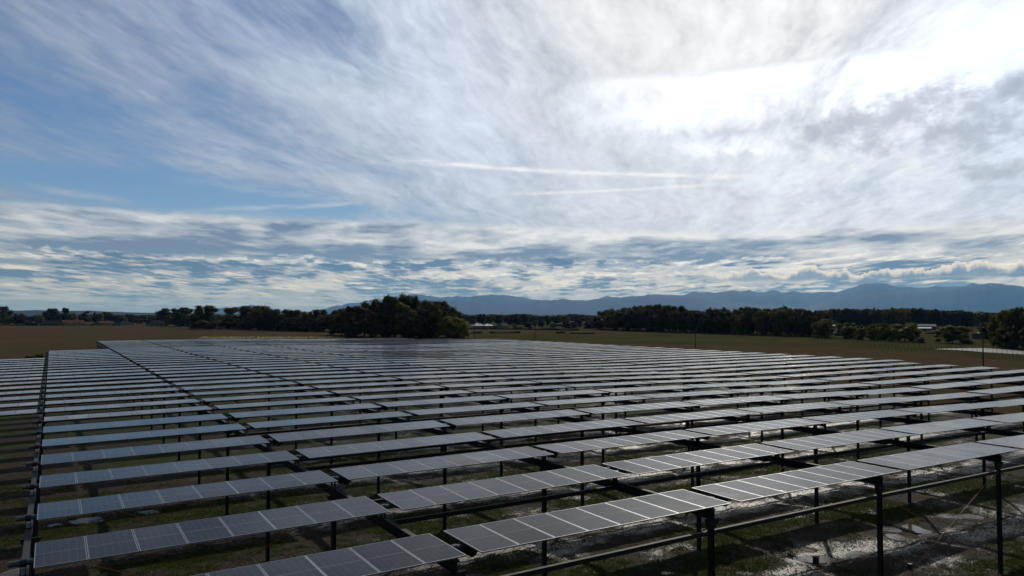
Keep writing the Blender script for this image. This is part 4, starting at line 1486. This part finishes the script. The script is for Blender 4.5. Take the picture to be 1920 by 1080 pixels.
for (u0, v0, u1, v1, n) in ((1585, 647, 1935, 675, 62), (1600, 645, 1935, 664, 34)):
    for i in range(n):
        q = i / (n - 1)
        q = q ** 0.9
        wx, wy = px_ground(u0 + (u1 - u0) * q, v0 + (v1 - v0) * q)
        o = link(bpy.data.objects.new('wooden_stake', stake_me))
        o.location = (wx + sr.uniform(-.2, .2), wy + sr.uniform(-.3, .3), -0.25)
        o.rotation_euler = (sr.uniform(-.03, .03), sr.uniform(-.03, .03), sr.uniform(0, 3))
        tag(o, 'thin grey stake in the long fence line beside the pale wet ground', 'stake', 'stakes of the fence line on the right')


M['straw'] = simple('pale_straw', (0.30, 0.27, 0.13), 0.9, 0, 0.3, 0.5)
mb = MB()
for i in range(54):
    u = 372 + i * 5.1
    (xa, ya_), (xb, yb_) = px_ground(u, 635.2), px_ground(u + 11, 631.2)
    n_ = 9
    for k in range(n_):
        if sr.random() < 0.3: continue
        q0, q1 = k / n_, (k + 0.8) / n_
        p = (xa + (xb - xa) * q0, ya_ + (yb_ - ya_) * q0); q = (xa + (xb - xa) * q1, ya_ + (yb_ - ya_) * q1)
        hh, ww = sr.uniform(0.10, 0.22), sr.uniform(0.12, 0.24)
        mb.quad([(p[0] - ww, p[1], 0), (q[0] - ww, q[1], 0), ((q[0]), q[1], hh), (p[0], p[1], hh)])
        mb.quad([(p[0], p[1], hh), (q[0], q[1], hh), (q[0] + ww, q[1], 0), (p[0] + ww, p[1], 0)])
o = mb.build('straw_rows', M['straw'])
tag(o, 'pale rows of straw on the stubble behind the array', 'straw', kind='stuff')


def ground_sheet(name, px, mat, dz):
    mb = MB()
    pts = [px_ground(u, v) for u, v in px]
    out_ = []
    for i in range(len(pts)):
        p, q = pts[i], pts[(i + 1) % len(pts)]
        for s_ in range(6):
            a = s_ / 6
            X = p[0] + (q[0] - p[0]) * a; Y = p[1] + (q[1] - p[1]) * a
            j = float(fbm(np.array(X * 0.15), np.array(Y * 0.15), 90, 2)) - 0.5
            gxy = w2g(X, Y)
            out_.append((X + j * 4, Y + j * 6, dz + float(hz(*gxy) * fade_far(np.array(gxy[0]), np.array(gxy[1])))))
    cx_, cy_, cz_ = (sum(p[i] for p in out_) / len(out_) for i in range(3))
    for i in range(len(out_)):
        mb.quad([(cx_, cy_, cz_), out_[i], out_[(i + 1) % len(out_)]])
    o = mb.build(name, mat)
    tag(o, kind='structure')


wg, t, bs = new_mat('wet_pale_gravel')
geo = t.node('ShaderNodeNewGeometry').outputs['Position']
n1 = t.noise(geo, 0.25, 6, 0.7)
t.l.new(t.mix(n1, (0.05, 0.048, 0.045), (0.22, 0.215, 0.205)), bs.inputs['Base Color'])
t.l.new(t.add(0.50, t.mul(n1, 0.3)), bs.inputs['Roughness'])
bs.inputs['Specular IOR Level'].default_value = 0.2
ground_sheet('gravel_yard', [(1752, 652.9), (1800, 651.8), (1850, 651.4), (1925, 655.5), (2100, 664), (2100, 676), (1920, 663), (1850, 658.5), (1795, 654.8)], wg, 0.06)

# ------------------------------------------------------------------ mountains and hills: ranges with their own distance and depth
hillm = simple('mountain_rock_and_wood', (0.020, 0.030, 0.034), 0.95, 0, 0.3, 0.004, 0, 0.1)


def ridge(name, dist, depth, prof, rough, seed, label=None):
    us = np.array([p[0] for p in prof], float); vs = np.array([p[1] for p in prof], float)
    nu, nd = 760, 30
    uu = np.linspace(us[0], us[-1], nu)
    vv = np.interp(uu, us, vs)
    crest = (591.5 - vv) / F * dist + CAM_Z
    crest = crest + ((fbm(uu / 16.0 + seed * 3, uu * 0 + seed, 3, 4) - 0.5) * 5.5 + (fbm(uu / 55.0 + seed, uu * 0 + 3 + seed, 6, 3) - 0.5) * 4.0) / F * dist * np.clip(crest / 250.0, 0, 1)
    crest = np.maximum(crest, 1.0)
    V = np.zeros((nu, nd, 3))
    for j in range(nd):
        q = j / (nd - 1)
        dd = dist + (q - 0.55) * depth
        s = np.clip(1 - (abs(q - 0.55) / (0.55 if q < 0.55 else 0.45)) ** 1.25, 0, 1)
        x = (uu - 960) / F * dd
        jag = (fbm(x / (crest.max() * 0.9) + seed, np.full(nu, dd / (crest.max() * 0.9)), 5 + seed % 7, 5) - 0.5)
        h = crest * s + jag * rough * crest * (0.35 + 1.3 * (1 - s)) * (s > 0)
        V[:, j, 0], V[:, j, 1], V[:, j, 2] = x, dd, np.where(s > 0, np.maximum(h, 0.3), -4)
    idx = np.arange(nu * nd).reshape(nu, nd)
    Q = np.stack([idx[:-1, :-1], idx[1:, :-1], idx[1:, 1:], idx[:-1, 1:]], -1).reshape(-1, 4)
    o = link(bpy.data.objects.new(name, np_mesh(name, V.reshape(-1, 3), Q, hillm, smooth=True)))
    tag(o, kind='structure')


ridge('mountains', 30000, 6200, [(380, 591), (410, 577), (425, 576), (440, 579), (470, 571), (490, 574), (520, 583), (560, 588), (590, 583), (620, 576), (650, 570), (700, 563), (745, 556), (780, 551), (800, 554), (830, 557), (860, 554), (880, 557), (905, 553), (950, 553), (975, 556), (1010, 562), (1060, 563), (1090, 567), (1140, 556), (1165, 557), (1190, 555), (1220, 552), (1245, 551), (1280, 553), (1300, 547), (1330, 549), (1365, 546), (1375, 544), (1385, 546), (1405, 545), (1420, 549), (1450, 545), (1470, 549), (1500, 547), (1530, 548), (1570, 546), (1590, 541), (1615, 534), (1640, 531), (1660, 532), (1700, 537), (1740, 539), (1770, 537), (1800, 535), (1850, 531), (1890, 533), (1930, 538), (2050, 545), (2300, 560)], 0.10, 2)
ridge('mountains', 24500, 4400, [(560, 591), (640, 583), (720, 578), (800, 570), (850, 566), (900, 568), (960, 566), (1010, 563), (1050, 562), (1090, 562), (1140, 560), (1180, 556), (1230, 553), (1280, 556), (1330, 562), (1400, 570), (1500, 577), (1530, 572), (1580, 558), (1620, 551), (1660, 549), (1700, 551), (1760, 546), (1800, 538), (1850, 532), (1900, 535), (1960, 541), (2100, 548), (2300, 562)], 0.08, 9)
ridge('hills', 7500, 1500, [(-700, 586), (-200, 585), (0, 583), (40, 582), (70, 581), (110, 583), (160, 582.5), (210, 584), (250, 585.5), (300, 586.5), (360, 587), (420, 588.5), (520, 591)], 0.10, 4)
ridge('hills', 8500, 1500, [(820, 591), (900, 589), (990, 588), (1030, 588.3), (1100, 589.5), (1200, 591)], 0.10, 6)

# ------------------------------------------------------------------ the air
hm = bpy.data.materials.new('haze')
hm.use_nodes = True
hm.node_tree.nodes.clear()
t = NT(hm.node_tree)
pv = t.node('ShaderNodeVolumePrincipled')
pv.inputs['Color'].default_value = (0.17, 0.47, 1.0, 1)
pv.inputs['Absorption Color'].default_value = (1.0, 1.0, 1.0, 1)
pv.inputs['Density'].default_value = 2.6e-5
pv.inputs['Anisotropy'].default_value = 0.25
out = t.node('ShaderNodeOutputMaterial')
t.l.new(pv.outputs[0], out.inputs['Volume'])
mb = MB(); mb.box(-36000, 36000, -35000, 36500, -8.0, 1750.0)
o = mb.build('haze', hm)
tag(o, kind='stuff')
